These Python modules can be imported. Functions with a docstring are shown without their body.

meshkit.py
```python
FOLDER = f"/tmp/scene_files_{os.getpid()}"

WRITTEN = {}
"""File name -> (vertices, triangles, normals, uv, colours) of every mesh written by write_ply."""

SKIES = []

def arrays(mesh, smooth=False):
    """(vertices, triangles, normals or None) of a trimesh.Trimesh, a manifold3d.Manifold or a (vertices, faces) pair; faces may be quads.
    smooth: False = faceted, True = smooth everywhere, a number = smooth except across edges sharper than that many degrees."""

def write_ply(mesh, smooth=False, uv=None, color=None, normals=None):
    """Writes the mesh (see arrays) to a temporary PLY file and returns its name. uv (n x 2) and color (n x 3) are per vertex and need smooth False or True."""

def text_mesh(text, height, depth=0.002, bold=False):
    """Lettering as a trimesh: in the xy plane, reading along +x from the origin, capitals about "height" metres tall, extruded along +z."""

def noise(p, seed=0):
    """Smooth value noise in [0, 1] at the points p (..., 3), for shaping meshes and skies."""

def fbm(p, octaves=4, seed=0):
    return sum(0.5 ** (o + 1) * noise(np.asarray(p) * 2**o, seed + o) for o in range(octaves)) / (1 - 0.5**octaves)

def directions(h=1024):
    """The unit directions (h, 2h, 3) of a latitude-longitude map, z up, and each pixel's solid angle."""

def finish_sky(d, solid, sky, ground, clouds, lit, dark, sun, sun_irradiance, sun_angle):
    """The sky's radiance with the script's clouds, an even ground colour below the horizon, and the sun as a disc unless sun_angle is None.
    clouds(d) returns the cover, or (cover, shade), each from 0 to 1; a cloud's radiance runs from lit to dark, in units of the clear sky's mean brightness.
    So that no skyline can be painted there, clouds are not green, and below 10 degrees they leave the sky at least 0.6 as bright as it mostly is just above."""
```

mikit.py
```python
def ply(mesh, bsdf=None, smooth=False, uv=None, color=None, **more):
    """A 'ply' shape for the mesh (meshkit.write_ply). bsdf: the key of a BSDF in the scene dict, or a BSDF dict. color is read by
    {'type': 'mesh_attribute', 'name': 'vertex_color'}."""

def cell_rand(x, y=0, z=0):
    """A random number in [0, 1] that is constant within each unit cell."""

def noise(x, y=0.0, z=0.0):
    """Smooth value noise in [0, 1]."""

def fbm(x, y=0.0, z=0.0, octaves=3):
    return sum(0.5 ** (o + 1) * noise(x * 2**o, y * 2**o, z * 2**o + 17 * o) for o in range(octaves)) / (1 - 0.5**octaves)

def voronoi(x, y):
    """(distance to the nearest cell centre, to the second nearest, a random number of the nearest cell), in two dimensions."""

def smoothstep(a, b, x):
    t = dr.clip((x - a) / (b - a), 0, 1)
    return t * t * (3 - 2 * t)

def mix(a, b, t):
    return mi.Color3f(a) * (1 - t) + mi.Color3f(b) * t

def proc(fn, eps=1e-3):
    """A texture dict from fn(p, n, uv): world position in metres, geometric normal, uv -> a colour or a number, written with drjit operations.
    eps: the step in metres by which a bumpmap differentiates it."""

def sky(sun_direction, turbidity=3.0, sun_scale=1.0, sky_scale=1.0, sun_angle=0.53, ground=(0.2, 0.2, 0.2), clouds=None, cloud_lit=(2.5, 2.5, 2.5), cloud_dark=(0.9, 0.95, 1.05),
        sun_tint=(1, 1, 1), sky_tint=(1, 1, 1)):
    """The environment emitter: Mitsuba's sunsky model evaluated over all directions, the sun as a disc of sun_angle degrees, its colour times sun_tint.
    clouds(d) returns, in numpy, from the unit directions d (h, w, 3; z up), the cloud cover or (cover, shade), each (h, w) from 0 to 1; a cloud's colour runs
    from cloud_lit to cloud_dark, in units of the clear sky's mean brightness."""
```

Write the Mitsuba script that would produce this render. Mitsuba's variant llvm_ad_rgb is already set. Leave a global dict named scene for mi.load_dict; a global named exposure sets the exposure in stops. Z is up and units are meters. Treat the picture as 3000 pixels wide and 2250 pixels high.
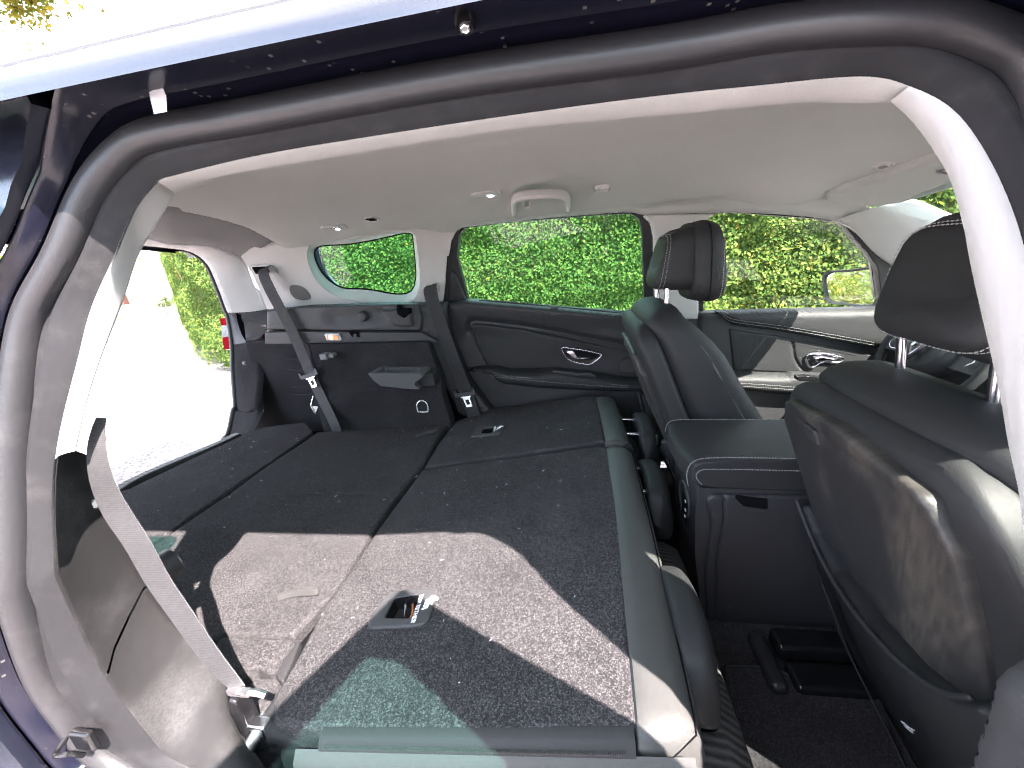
import math, random, numpy as np, trimesh, shapely, mitsuba as mi, mikit
import drjit as dr
from shapely.geometry import Polygon, LineString, Point
from scipy.spatial import Delaunay
from scipy.interpolate import CubicSpline
from mikit import noise, fbm, voronoi, cell_rand, smoothstep, mix
from meshkit import text_mesh
import meshkit
T = mi.ScalarTransform4f
scene, labels = {}, {}
rng = np.random.default_rng(7)

# ---- camera, daylight, exposure -------------------------------------------------------------------------------------
scene['camera'] = {'type': 'perspective', 'fov': 102.6804, 'fov_axis': 'x', 'near_clip': 0.01, 'far_clip': 2000.0,
                   'to_world': T().look_at(origin=[0.0, -1.04, 1.27], target=[-0.17037, -0.10025, 0.97363], up=[0.0443, 0.30777, 0.95043])}
SUN = np.array([0.62, -0.61, 1.0]) / np.linalg.norm([0.62, -0.61, 1.0])
scene['daylight'] = mikit.sky(SUN.tolist(), turbidity=3.0, ground=(0.2, 0.2, 0.2), sky_tint=(1.12, 1.0, 0.93), sun_tint=(0.87, 0.92, 1.16),
                               clouds=lambda d: np.clip(.45 + 1.1 * (meshkit.fbm(d * 2.6, 4, 3) - .42), 0, .85), cloud_lit=(2.3, 2.3, 2.35), cloud_dark=(1.2, 1.2, 1.25))
exposure = 5.4

# ---- materials ------------------------------------------------------------------------------------------------------
def two(b): return {'type': 'twosided', 'nested': b}
def bump(b, fn, scale, eps=4e-4):
    return {'type': 'bumpmap', 'arbitrary': mikit.proc(fn, eps), 'scale': scale, 'nested': b}
def prin(col, rough, spec=0.5, **k):
    c = col if isinstance(col, dict) else {'type': 'rgb', 'value': list(col)}
    return {'type': 'principled', 'base_color': c, 'roughness': rough, 'specular': spec, **k}
def grain(f): return lambda p, n, uv: noise(p.x * f, p.y * f, p.z * f)

def carpet_col(p, n, uv):
    a = noise(p.x * 900, p.y * 900, p.z * 900)
    c = noise(p.x * 420 + 9, p.y * 420, p.z * 420)
    b = fbm(p.x * 14, p.y * 14, p.z * 14)
    f = smoothstep(0.35, 0.95, 0.6 * a + 0.4 * c)
    return mix((0.023, 0.0225, 0.024), (0.112, 0.108, 0.111), f) * (0.75 + 0.5 * b)
def carpet_dark(p, n, uv):
    a = noise(p.x * 520, p.y * 520, p.z * 520)
    b = fbm(p.x * 11 + 3, p.y * 11, p.z * 11)
    return mix((0.018, 0.0175, 0.019), (0.058, 0.056, 0.060), a * a) * (0.7 + 0.6 * b)
def dusty(base, dust, f, lo, hi, k=1.0):
    def fn(p, n, uv):
        a = fbm(p.x * f, p.y * f, p.z * f, 4)
        b = noise(p.x * 420, p.y * 420, p.z * 420)
        return mix(base, dust, k * smoothstep(lo, hi, a) * (0.35 + 0.65 * b))
    return fn
def scuffed(p, n, uv):
    a = fbm(p.y * 9 + 2 * p.z, p.z * 5, p.x * 4, 4)
    b = noise(p.y * 160 + p.z * 60, p.z * 30, 2.0)
    c = noise(p.x * 500, p.y * 500, p.z * 500)
    return mix((0.017, 0.017, 0.018), (0.062, 0.054, 0.046), smoothstep(0.45, 0.75, a) * (0.3 + 0.5 * b + 0.3 * c))
def weave(p, n, uv):
    s = 0.5 + 0.5 * dr.sin(p.z * 2200 + p.x * 900)
    return mix((0.015, 0.015, 0.016), (0.034, 0.034, 0.036), 0.6 * s + 0.4 * noise(p.x * 300, p.y * 300, p.z * 300))
def tarmac_col(p, n, uv):
    a = noise(p.x * 60, p.y * 60) ; b = noise(p.x * 130, p.y * 130) ; c = fbm(p.x * 1.2, p.y * 1.2)
    return mix((0.12, 0.105, 0.105), (0.42, 0.38, 0.38), smoothstep(0.3, 0.75, 0.55 * a + 0.45 * b)) * (0.8 + 0.4 * c)
def flecked_paint(p, n, uv):
    a = cell_rand(dr.floor(p.x * 330), dr.floor(p.y * 330), dr.floor(p.z * 330))
    b = fbm(p.x * 16, p.y * 16, p.z * 16)
    return mix((0.005, 0.0055, 0.012), (0.07, 0.07, 0.07), dr.select(a > 0.985, 1.0, 0.0) * smoothstep(0.4, 0.6, b))
def beige_cloth(p, n, uv):
    a = noise(p.x * 700, p.y * 700, p.z * 700) ; b = fbm(p.x * 5, p.y * 5, p.z * 5)
    return mix((0.415, 0.42, 0.40), (0.49, 0.495, 0.475), 0.5 * a + 0.5 * b)
def ribbed(p, n, uv):
    s = 0.5 + 0.5 * dr.sin(p.y * 420)
    return mix((0.02, 0.02, 0.02), (0.055, 0.053, 0.05), s)

M = {
 'carpet': bump({'type': 'diffuse', 'reflectance': mikit.proc(carpet_col)}, grain(650), 0.0011),
 'carpet_dark': bump({'type': 'diffuse', 'reflectance': mikit.proc(carpet_dark)}, grain(520), 0.0012),
 'leather_grey': bump(prin((0.044, 0.045, 0.044), 0.55, 0.45), lambda p, n, uv: voronoi(p.x * 420 + p.z * 170, p.y * 420 + p.z * 240)[0], 0.0003),
 'leather': bump(prin((0.0155, 0.016, 0.017), 0.6, 0.35), lambda p, n, uv: voronoi(p.x * 420 + p.z * 210, p.y * 420 + p.z * 300)[0], 0.00022),
 'plastic': bump(prin((0.021, 0.021, 0.023), 0.52, 0.45), grain(800), 0.00022),
 'plastic_grey': bump(prin((0.036, 0.036, 0.038), 0.55, 0.45), grain(800), 0.0002),
 'plastic_dusty': bump(prin(mikit.proc(dusty((0.016, 0.016, 0.0168), (0.046, 0.0455, 0.047), 13, 0.40, 0.8)), 0.85, 0.2), lambda p, n, uv: noise(p.x * 500, p.y * 700, p.z * 1100), 0.0005),
 'scuffed': bump(prin(mikit.proc(scuffed), 0.5, 0.45), grain(800), 0.0002),
 'beige_cloth': {'type': 'diffuse', 'reflectance': mikit.proc(beige_cloth)},
 'beige_plastic': prin((0.43, 0.425, 0.41), 0.6, 0.35),
 'header': prin((0.115, 0.117, 0.115), 0.7, 0.3),  # darker than the pillar plastic: shade above the boot put into the colour
 'paint': prin((0.005, 0.0055, 0.012), 0.16, 1.0, clearcoat=1.0, clearcoat_gloss=0.96),
 'frame_paint': prin(mikit.proc(flecked_paint), 0.22, 0.4),
 'rubber': prin(mikit.proc(dusty((0.018, 0.018, 0.020), (0.042, 0.042, 0.044), 23, 0.55, 0.95, .7)), 0.42, 0.5),
 'flange': prin(mikit.proc(dusty((0.011, 0.011, 0.0125), (0.036, 0.035, 0.035), 31, 0.5, 0.9, .8)), 0.7, 0.3),
 'belt': prin(mikit.proc(weave), 0.7, 0.4),
 'belt_black': prin((0.016, 0.016, 0.017), 0.65, 0.4),
 'strap': prin((0.036, 0.036, 0.036), 0.75, 0.3),
 'thread': {'type': 'diffuse', 'reflectance': {'type': 'rgb', 'value': [0.27, 0.27, 0.265]}},
 'print': {'type': 'diffuse', 'reflectance': {'type': 'rgb', 'value': [0.75, 0.75, 0.75]}},
 'white': prin((0.6, 0.6, 0.62), 0.35),
 'black': {'type': 'diffuse', 'reflectance': {'type': 'rgb', 'value': [0.006, 0.006, 0.007]}},
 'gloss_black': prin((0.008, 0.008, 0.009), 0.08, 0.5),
 'chrome': {'type': 'roughconductor', 'material': 'Cr', 'alpha': 0.06},
 'steel': {'type': 'roughconductor', 'material': 'Al', 'alpha': 0.22},
 'grey_plastic': prin((0.16, 0.16, 0.165), 0.5),
 'plastic_doorlit': bump(prin((0.075, 0.075, 0.078), 0.55, 0.45), grain(800), 0.0002),  # lighter grey: light from the open door is put into the colour
 'amber': prin((0.35, 0.10, 0.02), 0.3),
 'brass': prin((0.45, 0.17, 0.06), 0.5, metallic=0.6),
 'red_lamp': prin((0.45, 0.008, 0.02), 0.12),
 'ribbed': bump(prin(mikit.proc(ribbed), 0.75, 0.3), lambda p, n, uv: dr.sin(p.y * 420) + dr.sin(p.z * 60), 0.0007),
 'tarmac': {'type': 'diffuse', 'reflectance': mikit.proc(tarmac_col)},
 'leaf': {'type': 'principledthin', 'base_color': {'type': 'mesh_attribute', 'name': 'vertex_color'}, 'roughness': 0.45, 'diff_trans': 0.7, 'spec_trans': 0.0},
 'bark': {'type': 'diffuse', 'reflectance': {'type': 'rgb', 'value': [0.10, 0.07, 0.05]}},
 'hedge_core': {'type': 'diffuse', 'reflectance': {'type': 'rgb', 'value': [0.07, 0.115, 0.032]}},
 'brown_wall': {'type': 'diffuse', 'reflectance': {'type': 'rgb', 'value': [0.10, 0.05, 0.04]}},
}
for k, b in M.items():
    scene[k + '_material'] = b if b['type'] == 'principledthin' else two(b)
def pane(c, ior=1.5): return {'type': 'thindielectric', 'int_ior': ior, 'specular_transmittance': {'type': 'rgb', 'value': list(c)}}
scene['privacy_glass_material'] = pane((0.20, 0.44, 0.40))
scene['quarter_glass_material'] = pane((0.32, 0.64, 0.54), 1.3)
scene['green_glass_material'] = pane((0.46, 0.74, 0.63), 1.3)
scene['clear_glass_material'] = pane((0.80, 0.88, 0.83))
scene['mirror_material'] = {'type': 'twosided', 'nested': {'type': 'conductor', 'material': 'Ag'}}

# ---- helpers --------------------------------------------------------------------------------------------------------
def num(key):
    if key not in scene and key not in labels: return key
    for i in range(1, 999):
        k = f'{key}_{i:03d}'
        if k not in scene and k not in labels: return k
def add(key, mesh, mat, smooth=35, label=None, category=None, group=None, kind=None, color=None, **more):
    key = num(key)
    if isinstance(mesh, list): mesh = trimesh.util.concatenate(mesh)
    scene[key] = mikit.ply(mesh, mat + '_material' if mat else None, smooth=smooth, color=color, **more)
    d = {k: v for k, v in dict(label=label, category=category, group=group, kind=kind).items() if v}
    if d: labels[key] = d
    return key
def thing(key, label, category, group=None):
    key = num(key)
    labels[key] = {'label': label, 'category': category, **({'group': group} if group else {})}
    return key

def yF(z): return np.where(np.asarray(z) > .95, .74 - .25 * (np.asarray(z) - .95), .74)
def ceil_z(x, y): return 1.50 - .10 * (y / .62) ** 2 - .02 * ((x + .3) / 1.3) ** 2 - .05 * np.clip((np.asarray(x) - .45) / .55, 0, 1.3) ** 2
def S3(*a): return np.stack([np.broadcast_to(np.asarray(v, float), np.broadcast(*a).shape) for v in a], -1)
def far(u, v, w): return S3(u, yF(v) - w, v)
def near(u, v, w): return S3(u, -yF(v) + w, v)
def ceil(u, v, w): return S3(u, v, ceil_z(u, v) - w)
def seat(u, v, w): return S3(u, v, .60 + .128 * (u + .575) + w)
def side(y0): return lambda u, v, w: S3(u, y0 - w, v)
def level(z0): return lambda u, v, w: S3(u, v, z0 + w)
def facing(x0): return lambda u, v, w: S3(x0 - w, u, v)          # plane across the car, w towards the rear
def back(x0): return lambda u, v, w: S3(x0 + .35 * (1.05 - v) - w, u, v)

def rnd(poly, r):
    if not hasattr(poly, 'geom_type'): poly = Polygon(poly)
    q = poly.buffer(0).buffer(-r).buffer(2 * r).buffer(-r)
    return max(getattr(q, 'geoms', [q]), key=lambda g: g.area)
def spline(pts, n=120, closed=False):
    p = np.asarray(pts, float)
    if closed: p = np.vstack([p, p[:1]])
    d = np.r_[0, np.cumsum(np.maximum(np.linalg.norm(np.diff(p, axis=0), axis=1), 1e-6) ** 0.5)]
    cs = CubicSpline(d, p, bc_type='periodic' if closed else 'natural')
    return cs(np.linspace(0, d[-1], n, endpoint=not closed))
def even(p, n):
    p = np.asarray(p, float)
    d = np.r_[0, np.cumsum(np.linalg.norm(np.diff(p, axis=0), axis=1))]
    s = np.linspace(0, d[-1], n)
    return np.stack([np.interp(s, d, p[:, k]) for k in range(p.shape[1])], -1)
def smooth_poly(pts, n=160, hole=None): return Polygon(spline(pts, n, True), [spline(h, 120, True) for h in (hole or [])]).buffer(0)
def fill(poly, res, rings, extra):
    P = []
    for d in rings:
        g = poly.buffer(-d) if d else poly
        for q in getattr(g, 'geoms', [g]):
            if q.is_empty: continue
            q = shapely.segmentize(q.simplify(2e-4), min(res, max(.006, d * 2 if d else res)))
            for ring in [q.exterior, *q.interiors]: P.append(np.asarray(ring.coords)[:-1])
    x0, y0, x1, y1 = poly.bounds
    xs, ys = np.arange(x0, x1 + res, res), np.arange(y0, y1 + res, res * .866)
    G = np.array([(x + (res / 2 if j % 2 else 0), y) for j, y in enumerate(ys) for x in xs])
    G = G + np.random.default_rng(1).uniform(-.03, .03, G.shape) * res
    inner = poly.buffer(-(rings[-1] + .45 * res))
    P.append(G[shapely.contains_xy(inner, G[:, 0], G[:, 1])])
    if extra is not None and len(extra): P.append(extra[shapely.contains_xy(poly.buffer(-1e-4), extra[:, 0], extra[:, 1])])
    P = np.vstack(P)
    P = P[np.unique(np.round(P / 2e-4).astype(int), axis=0, return_index=True)[1]]
    F = Delaunay(P).simplices
    c = P[F].mean(1)
    a = np.abs(np.cross(P[F[:, 1]] - P[F[:, 0]], P[F[:, 2]] - P[F[:, 0]]))
    F = F[shapely.contains_xy(poly, c[:, 0], c[:, 1]) & (a > 1e-10)]
    e1, e2 = P[F[:, 1]] - P[F[:, 0]], P[F[:, 2]] - P[F[:, 0]]
    neg = e1[:, 0] * e2[:, 1] - e1[:, 1] * e2[:, 0] < 0
    F[neg] = F[neg][:, ::-1]
    return P, F
def panel(poly, fn, t=.01, r=.01, res=.05, skirt=.02, lines=(), relief=None, steps=4):
    """A soft-edged slab laid on the surface fn(u, v, w): it rises to t over the rim r; lines = (points, width, depth) are grooves (or ribs where depth < 0)."""
    if not hasattr(poly, 'geom_type'): poly = Polygon(poly).buffer(0)
    if poly.geom_type != 'Polygon': poly = max(poly.geoms, key=lambda g: g.area)
    rings = [r * (1 - math.cos(a)) for a in np.linspace(0, math.pi / 2, steps + 1)] if r else [0]
    ex, LS = [], []
    for pts, wd, dp in lines:
        L = LineString(pts); LS.append((L, wd, dp))
        for k in (.05, .6, 1.2, 2.0):
            q = L.buffer(k * wd).boundary
            for gg in getattr(q, 'geoms', [q]): ex.append(np.asarray(shapely.segmentize(gg, min(res / 2, .02)).coords))
    P, F = fill(poly, res, rings, np.vstack(ex) if ex else None)
    pt = shapely.points(P)
    d = shapely.distance(pt, poly.boundary)
    w = t * np.sqrt(np.clip(1 - (1 - np.minimum(d, r) / r) ** 2, 0, 1)) if r else np.full(len(P), float(t))
    for L, wd, dp in LS: w = w - dp * np.exp(-(shapely.distance(pt, L) / wd) ** 2)
    if relief is not None: w = w + relief(P[:, 0], P[:, 1], d)
    V = fn(P[:, 0], P[:, 1], w)
    if skirt:
        E = np.sort(np.vstack([F[:, [0, 1]], F[:, [1, 2]], F[:, [2, 0]]]), axis=1)
        u, i, c = np.unique(E, axis=0, return_index=True, return_counts=True)
        o = np.vstack([F[:, [0, 1]], F[:, [1, 2]], F[:, [2, 0]]])[i[c == 1]]
        ids = np.unique(o); back_ = {a: k + len(V) for k, a in enumerate(ids)}
        V = np.vstack([V, fn(P[ids, 0], P[ids, 1], w[ids] - skirt)])
        b = np.array([[back_[x] for x in e] for e in o])
        F = np.vstack([F, np.c_[o[:, 1], o[:, 0], b[:, 0]], np.c_[o[:, 1], b[:, 0], b[:, 1]]])
    return trimesh.Trimesh(V, F, process=False)
def skin(curves, closed=False):
    C = np.asarray(curves, float); m, n = C.shape[:2]
    i, j = np.meshgrid(np.arange(m - 1), np.arange(n if closed else n - 1), indexing='ij')
    a, b = i * n + j, i * n + (j + 1) % n
    q = np.stack([a, b, b + n, a + n], -1).reshape(-1, 4)
    return trimesh.Trimesh(C.reshape(-1, 3), np.vstack([q[:, [0, 1, 2]], q[:, [0, 2, 3]]]), process=False)
def loft(sections, caps=True):
    S = np.asarray(sections, float); m, n = S.shape[:2]
    t = skin(S, True)
    if not caps: return t
    V = np.vstack([t.vertices, S[0].mean(0), S[-1].mean(0)]); k = np.arange(n); kn = (k + 1) % n
    F = np.vstack([t.faces, np.c_[kn, k, np.full(n, m * n)], np.c_[(m - 1) * n + k, (m - 1) * n + kn, np.full(n, m * n + 1)]])
    return trimesh.Trimesh(V, F, process=False)
def tube(path, r, sides=10, closed=False):
    p = np.asarray(path, float)
    t = (np.roll(p, -1, 0) - np.roll(p, 1, 0)) if closed else np.gradient(p, axis=0)
    t /= np.linalg.norm(t, axis=1, keepdims=True) + 1e-12
    a = np.cross(t[0], [0, 0, 1.]) if abs(t[0][2]) < .9 else np.cross(t[0], [1., 0, 0])
    A = []
    for k in range(len(p)):
        a = a - t[k] * (a @ t[k]); a /= np.linalg.norm(a) + 1e-12; A.append(a)
    A = np.array(A); B = np.cross(t, A); g = np.arange(sides) * 2 * np.pi / sides
    R = np.broadcast_to(r, (len(p),))[:, None, None]
    S = p[:, None] + R * (np.cos(g)[None, :, None] * A[:, None] + np.sin(g)[None, :, None] * B[:, None])
    return loft(np.vstack([S, S[:1]]), False) if closed else loft(S)
def ring(a, b, n=3.5, m=44):
    t = np.arange(m) * 2 * np.pi / m; c, s = np.cos(t), np.sin(t)
    return np.sign(c) * np.abs(c) ** (2 / n) * a, np.sign(s) * np.abs(s) ** (2 / n) * b
def rbox(lo, hi, r=.006, n=3):
    lo, hi = np.asarray(lo, float) + r, np.asarray(hi, float) - r
    s = trimesh.creation.icosphere(n - 1, r).vertices
    P = np.vstack([s + [x, y, z] for x in (lo[0], hi[0]) for y in (lo[1], hi[1]) for z in (lo[2], hi[2])])
    return trimesh.convex.convex_hull(P)
def hull(*pts): return trimesh.convex.convex_hull(np.vstack(pts))
def turned(axis_from, axis_to, profile, m=28):
    """A turned piece: profile = (distance along the axis, radius)."""
    a, b = np.asarray(axis_from, float), np.asarray(axis_to, float); t = (b - a) / np.linalg.norm(b - a)
    u = np.cross(t, [0, 0, 1.] if abs(t[2]) < .9 else [1., 0, 0]); u /= np.linalg.norm(u); v = np.cross(t, u)
    g = np.arange(m) * 2 * np.pi / m
    return loft([[a + t * s + r * (math.cos(x) * u + math.sin(x) * v) for x in g] for s, r in profile])
def stitches(path, step=.0065, length=.0042, r=.0008, lift=(0, 0, 0)):
    p = np.asarray(path, float) + np.asarray(lift); L = np.linalg.norm(np.diff(p, axis=0), axis=1).sum()
    n = max(2, int(L / step)); c = even(p, n * 2 + 1); out = []
    for k in range(n):
        a, b = c[2 * k], c[2 * k + 1]; d = (b - a); l = np.linalg.norm(d) + 1e-9; b = a + d / l * length
        out.append(tube([a, (a + b) / 2, b], [r * .7, r * 1.15, r * .7], 5))
    return trimesh.util.concatenate(out)

# ---- ground, hedge, trees -------------------------------------------------------------------------------------------
g = trimesh.Trimesh([[-300, -300, 0], [300, -300, 0], [300, 300, 0], [-300, 300, 0]], [[0, 1, 2], [0, 2, 3]], process=False)
add('driveway', g, 'tarmac', smooth=False, label='pale speckled driveway around the car', kind='structure')

GREENS = np.array([(.075, .13, .035), (.10, .165, .04), (.14, .20, .05), (.05, .09, .03), (.17, .21, .055), (.20, .20, .06)])
def leaves(P, N, size, rg, palette=GREENS, weights=None, yellow=0.0):
    """Folded leaf blades at the points P, turned loosely about the outward directions N."""
    k = len(P)
    d = N + rg.normal(0, .75, (k, 3)); d /= np.linalg.norm(d, axis=1, keepdims=True)
    u = np.cross(d, rg.normal(0, 1, (k, 3))); u /= np.linalg.norm(u, axis=1, keepdims=True); v = np.cross(d, u)
    L = (size * rg.uniform(.6, 1.25, k))[:, None]; Wd = L * rg.uniform(.26, .36, (k, 1))
    V = np.stack([P - u * L / 2, P + v * Wd - u * L * .05 + d * L * .12, P + u * L / 2, P - v * Wd - u * L * .05 + d * L * .12], 1).reshape(-1, 3)
    b = np.arange(k)[:, None] * 4
    F = np.vstack([b + [0, 2, 1], b + [0, 3, 2]])
    c = palette[rg.choice(len(palette), k, p=weights)] * rg.uniform(.7, 1.3, (k, 1))
    yl = rg.random(k) < yellow
    c[yl] = np.array([.26, .20, .03]) * rg.uniform(.7, 1.2, (yl.sum(), 1))
    return trimesh.Trimesh(V, F, process=False), np.repeat(np.clip(c, 0, .4), 4, axis=0)

AX = even(spline([(8.5, 3.05), (3, 3.35), (-1, 3.65), (-4.2, 3.85), (-5.3, 4.12), (-6.2, 4.72), (-9.5, 7.6), (-13.5, 11.25), (-18, 15.3)], 300), 300)
HT = 2.35
tan = np.gradient(AX, axis=0); tan /= np.linalg.norm(tan, axis=1, keepdims=True)
nrm = np.stack([tan[:, 1], -tan[:, 0]], -1) * -1
nrm *= np.sign((nrm * np.array([.25, -1])).sum(1))[:, None]                                # towards the car
s = np.linspace(0, 1, 300)
zz = np.linspace(0, HT, 26)
core = np.array([[(*(AX[i] - nrm[i] * (.28 + .10 * math.sin(z * 2.3))), z) for i in range(300)] for z in zz])
cap = [np.c_[AX - nrm * .9, np.full(300, HT)], np.c_[AX - nrm * .9, np.zeros(300)]]
core += (meshkit.noise(core * 3.1, 3)[..., None] - .5) * .22 * np.array([1, 1, 0])
hedge = thing('hedge', 'long clipped leafy green hedge running behind the far side of the car', 'hedge')
add('hedge__core', skin(np.concatenate([core, cap])), 'hedge_core', smooth=True)
n_leaf = 190000
si = rng.choice(300, n_leaf, p=(lambda w: w / w.sum())(np.where(AX[:, 0] < -5.5, .35, np.where(AX[:, 0] > 5, .4, 1.))))
pos = AX[np.clip(si, 0, 298)] + (AX[np.clip(si + 1, 0, 299)] - AX[np.clip(si, 0, 298)]) * rng.random((n_leaf, 1))
z = rng.uniform(.02, HT + .12, n_leaf) ** 1.0
base = np.c_[pos, z]
lump = meshkit.fbm(base * np.array([1.7, 1.7, 2.1]), 4, 5)
hole = meshkit.noise(base * 4.2, 9)
depth = -.02 + .42 * (lump - .5) - rng.exponential(.06, n_leaf) - .08 * (hole < .24)
foot = np.clip(z / .5, 0, 1)
keep = rng.random(n_leaf) < (.35 + .65 * foot)
P = base + np.c_[nrm[si], np.zeros(n_leaf)] * depth[:, None]
Nn = np.c_[nrm[si], np.full(n_leaf, .55)]
near_front = AX[si, 0] > 1.2
for sel, size, yel, w_ in ((keep & ~near_front, .038, .012, [.26, .28, .16, .2, .08, .02]), (keep & near_front, .046, .018, [.16, .26, .28, .1, .14, .06])):
    m, c = leaves(P[sel], Nn[sel], size, rng, weights=w_, yellow=yel)
    k_ = add('hedge__foliage', m, 'leaf', smooth=False, color=c, kind='stuff')
tw = []
for _ in range(420):
    i = rng.integers(20, 280); z0 = rng.uniform(.05, 1.9); a = np.array([*(AX[i] - nrm[i] * rng.uniform(.05, .3)), z0])
    d = np.array([*(nrm[i] * rng.uniform(-.1, .3) + tan[i] * rng.normal(0, .35)), rng.uniform(.2, .8)])
    tw.append(tube([a, a + d * .15, a + d * .33], [.006, .0045, .002], 4))
add('hedge__twig', tw, 'bark', kind='stuff')

def tree(key, label, at_, height, crown_at, radius, n, size, palette=GREENS, seed=1, limbs=9, flat=.8, yellow=0.05, category='tree'):
    rg = np.random.default_rng(seed)
    key = thing(key, label, category)
    b = np.array([*at_, 0.]); c = np.array(crown_at, float)
    tr = [tube(spline([b, b * .6 + c * .4 + rg.normal(0, .08, 3), c + [0, 0, radius * .4]], 14), np.linspace(.02 * height, .006 * height, 14), 9)]
    tips = []
    for k in range(limbs):
        d = rg.normal(0, 1, 3); d[2] = abs(d[2]) * .6 - .15; d /= np.linalg.norm(d)
        e = c + d * radius * rg.uniform(.6, .95) * [1, 1, flat]
        o = b + (c - b) * rg.uniform(.62, 1)
        tr.append(tube(spline([o, (o + e) / 2 + [0, 0, .1 * radius], e], 9), np.linspace(.008, .002, 9) * height, 6)); tips.append(e)
        for _ in range(3): tips.append(e + rg.normal(0, .3, 3) * radius)
    add(key + '__trunk', tr, 'bark')
    tips = np.array(tips); q = tips[rg.integers(0, len(tips), n)] + rg.normal(0, .2, (n, 3)) * radius * [1, 1, .8]
    m, col = leaves(q, (q - c) / np.linalg.norm(q - c, axis=1, keepdims=True) + [0, 0, .4], size, rg, palette, yellow=yellow)
    add(key + '__crown', m, 'leaf', smooth=False, color=col)
YG = np.array([(.13, .13, .02), (.17, .15, .025), (.10, .13, .02), (.2, .16, .03)])
tree('tree', 'yellow-green leafy tree above the car roof at the top left', (-18.2, 11.2), 13.0, (-17.2, 11.4, 11.1), 1.9, 7500, .20, YG, 4, flat=.7)
BL = np.array([(.05, .09, .065), (.07, .11, .08), (.04, .08, .055)])
tree('bush', 'bushy green shrub down the drive, seen only in the wing mirror', (-10.5, 4.4), 3.2, (-10.5, 4.4, 1.5), 1.5, 7000, .08, GREENS, 5, flat=1., category='bush')
tree('bush', 'yellowish bush behind the green shrub, seen only in the wing mirror', (-13.5, 6.6), 3.2, (-13.5, 6.6, 1.5), 1.7, 7000, .09, YG * .8, 15, flat=1., category='bush')
tree('conifer', 'blue-green conifer far down the drive, seen only in the wing mirror', (-15.0, 5.6), 5.5, (-15.0, 5.6, 2.2), 1.5, 8000, .09, BL, 6, flat=1.5)
tree('shrub', 'small green shrub on the kerb at the far side of the drive', (-22.5, 18.8), .9, (-22.5, 18.8, .55), .5, 700, .09, GREENS, 8, 5, category='shrub')
hut = trimesh.creation.extrude_polygon(Polygon([(-2.4, 0), (2.4, 0), (2.2, 2.3), (0, 3.3), (-2.2, 2.3)]), 4.0)
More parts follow.
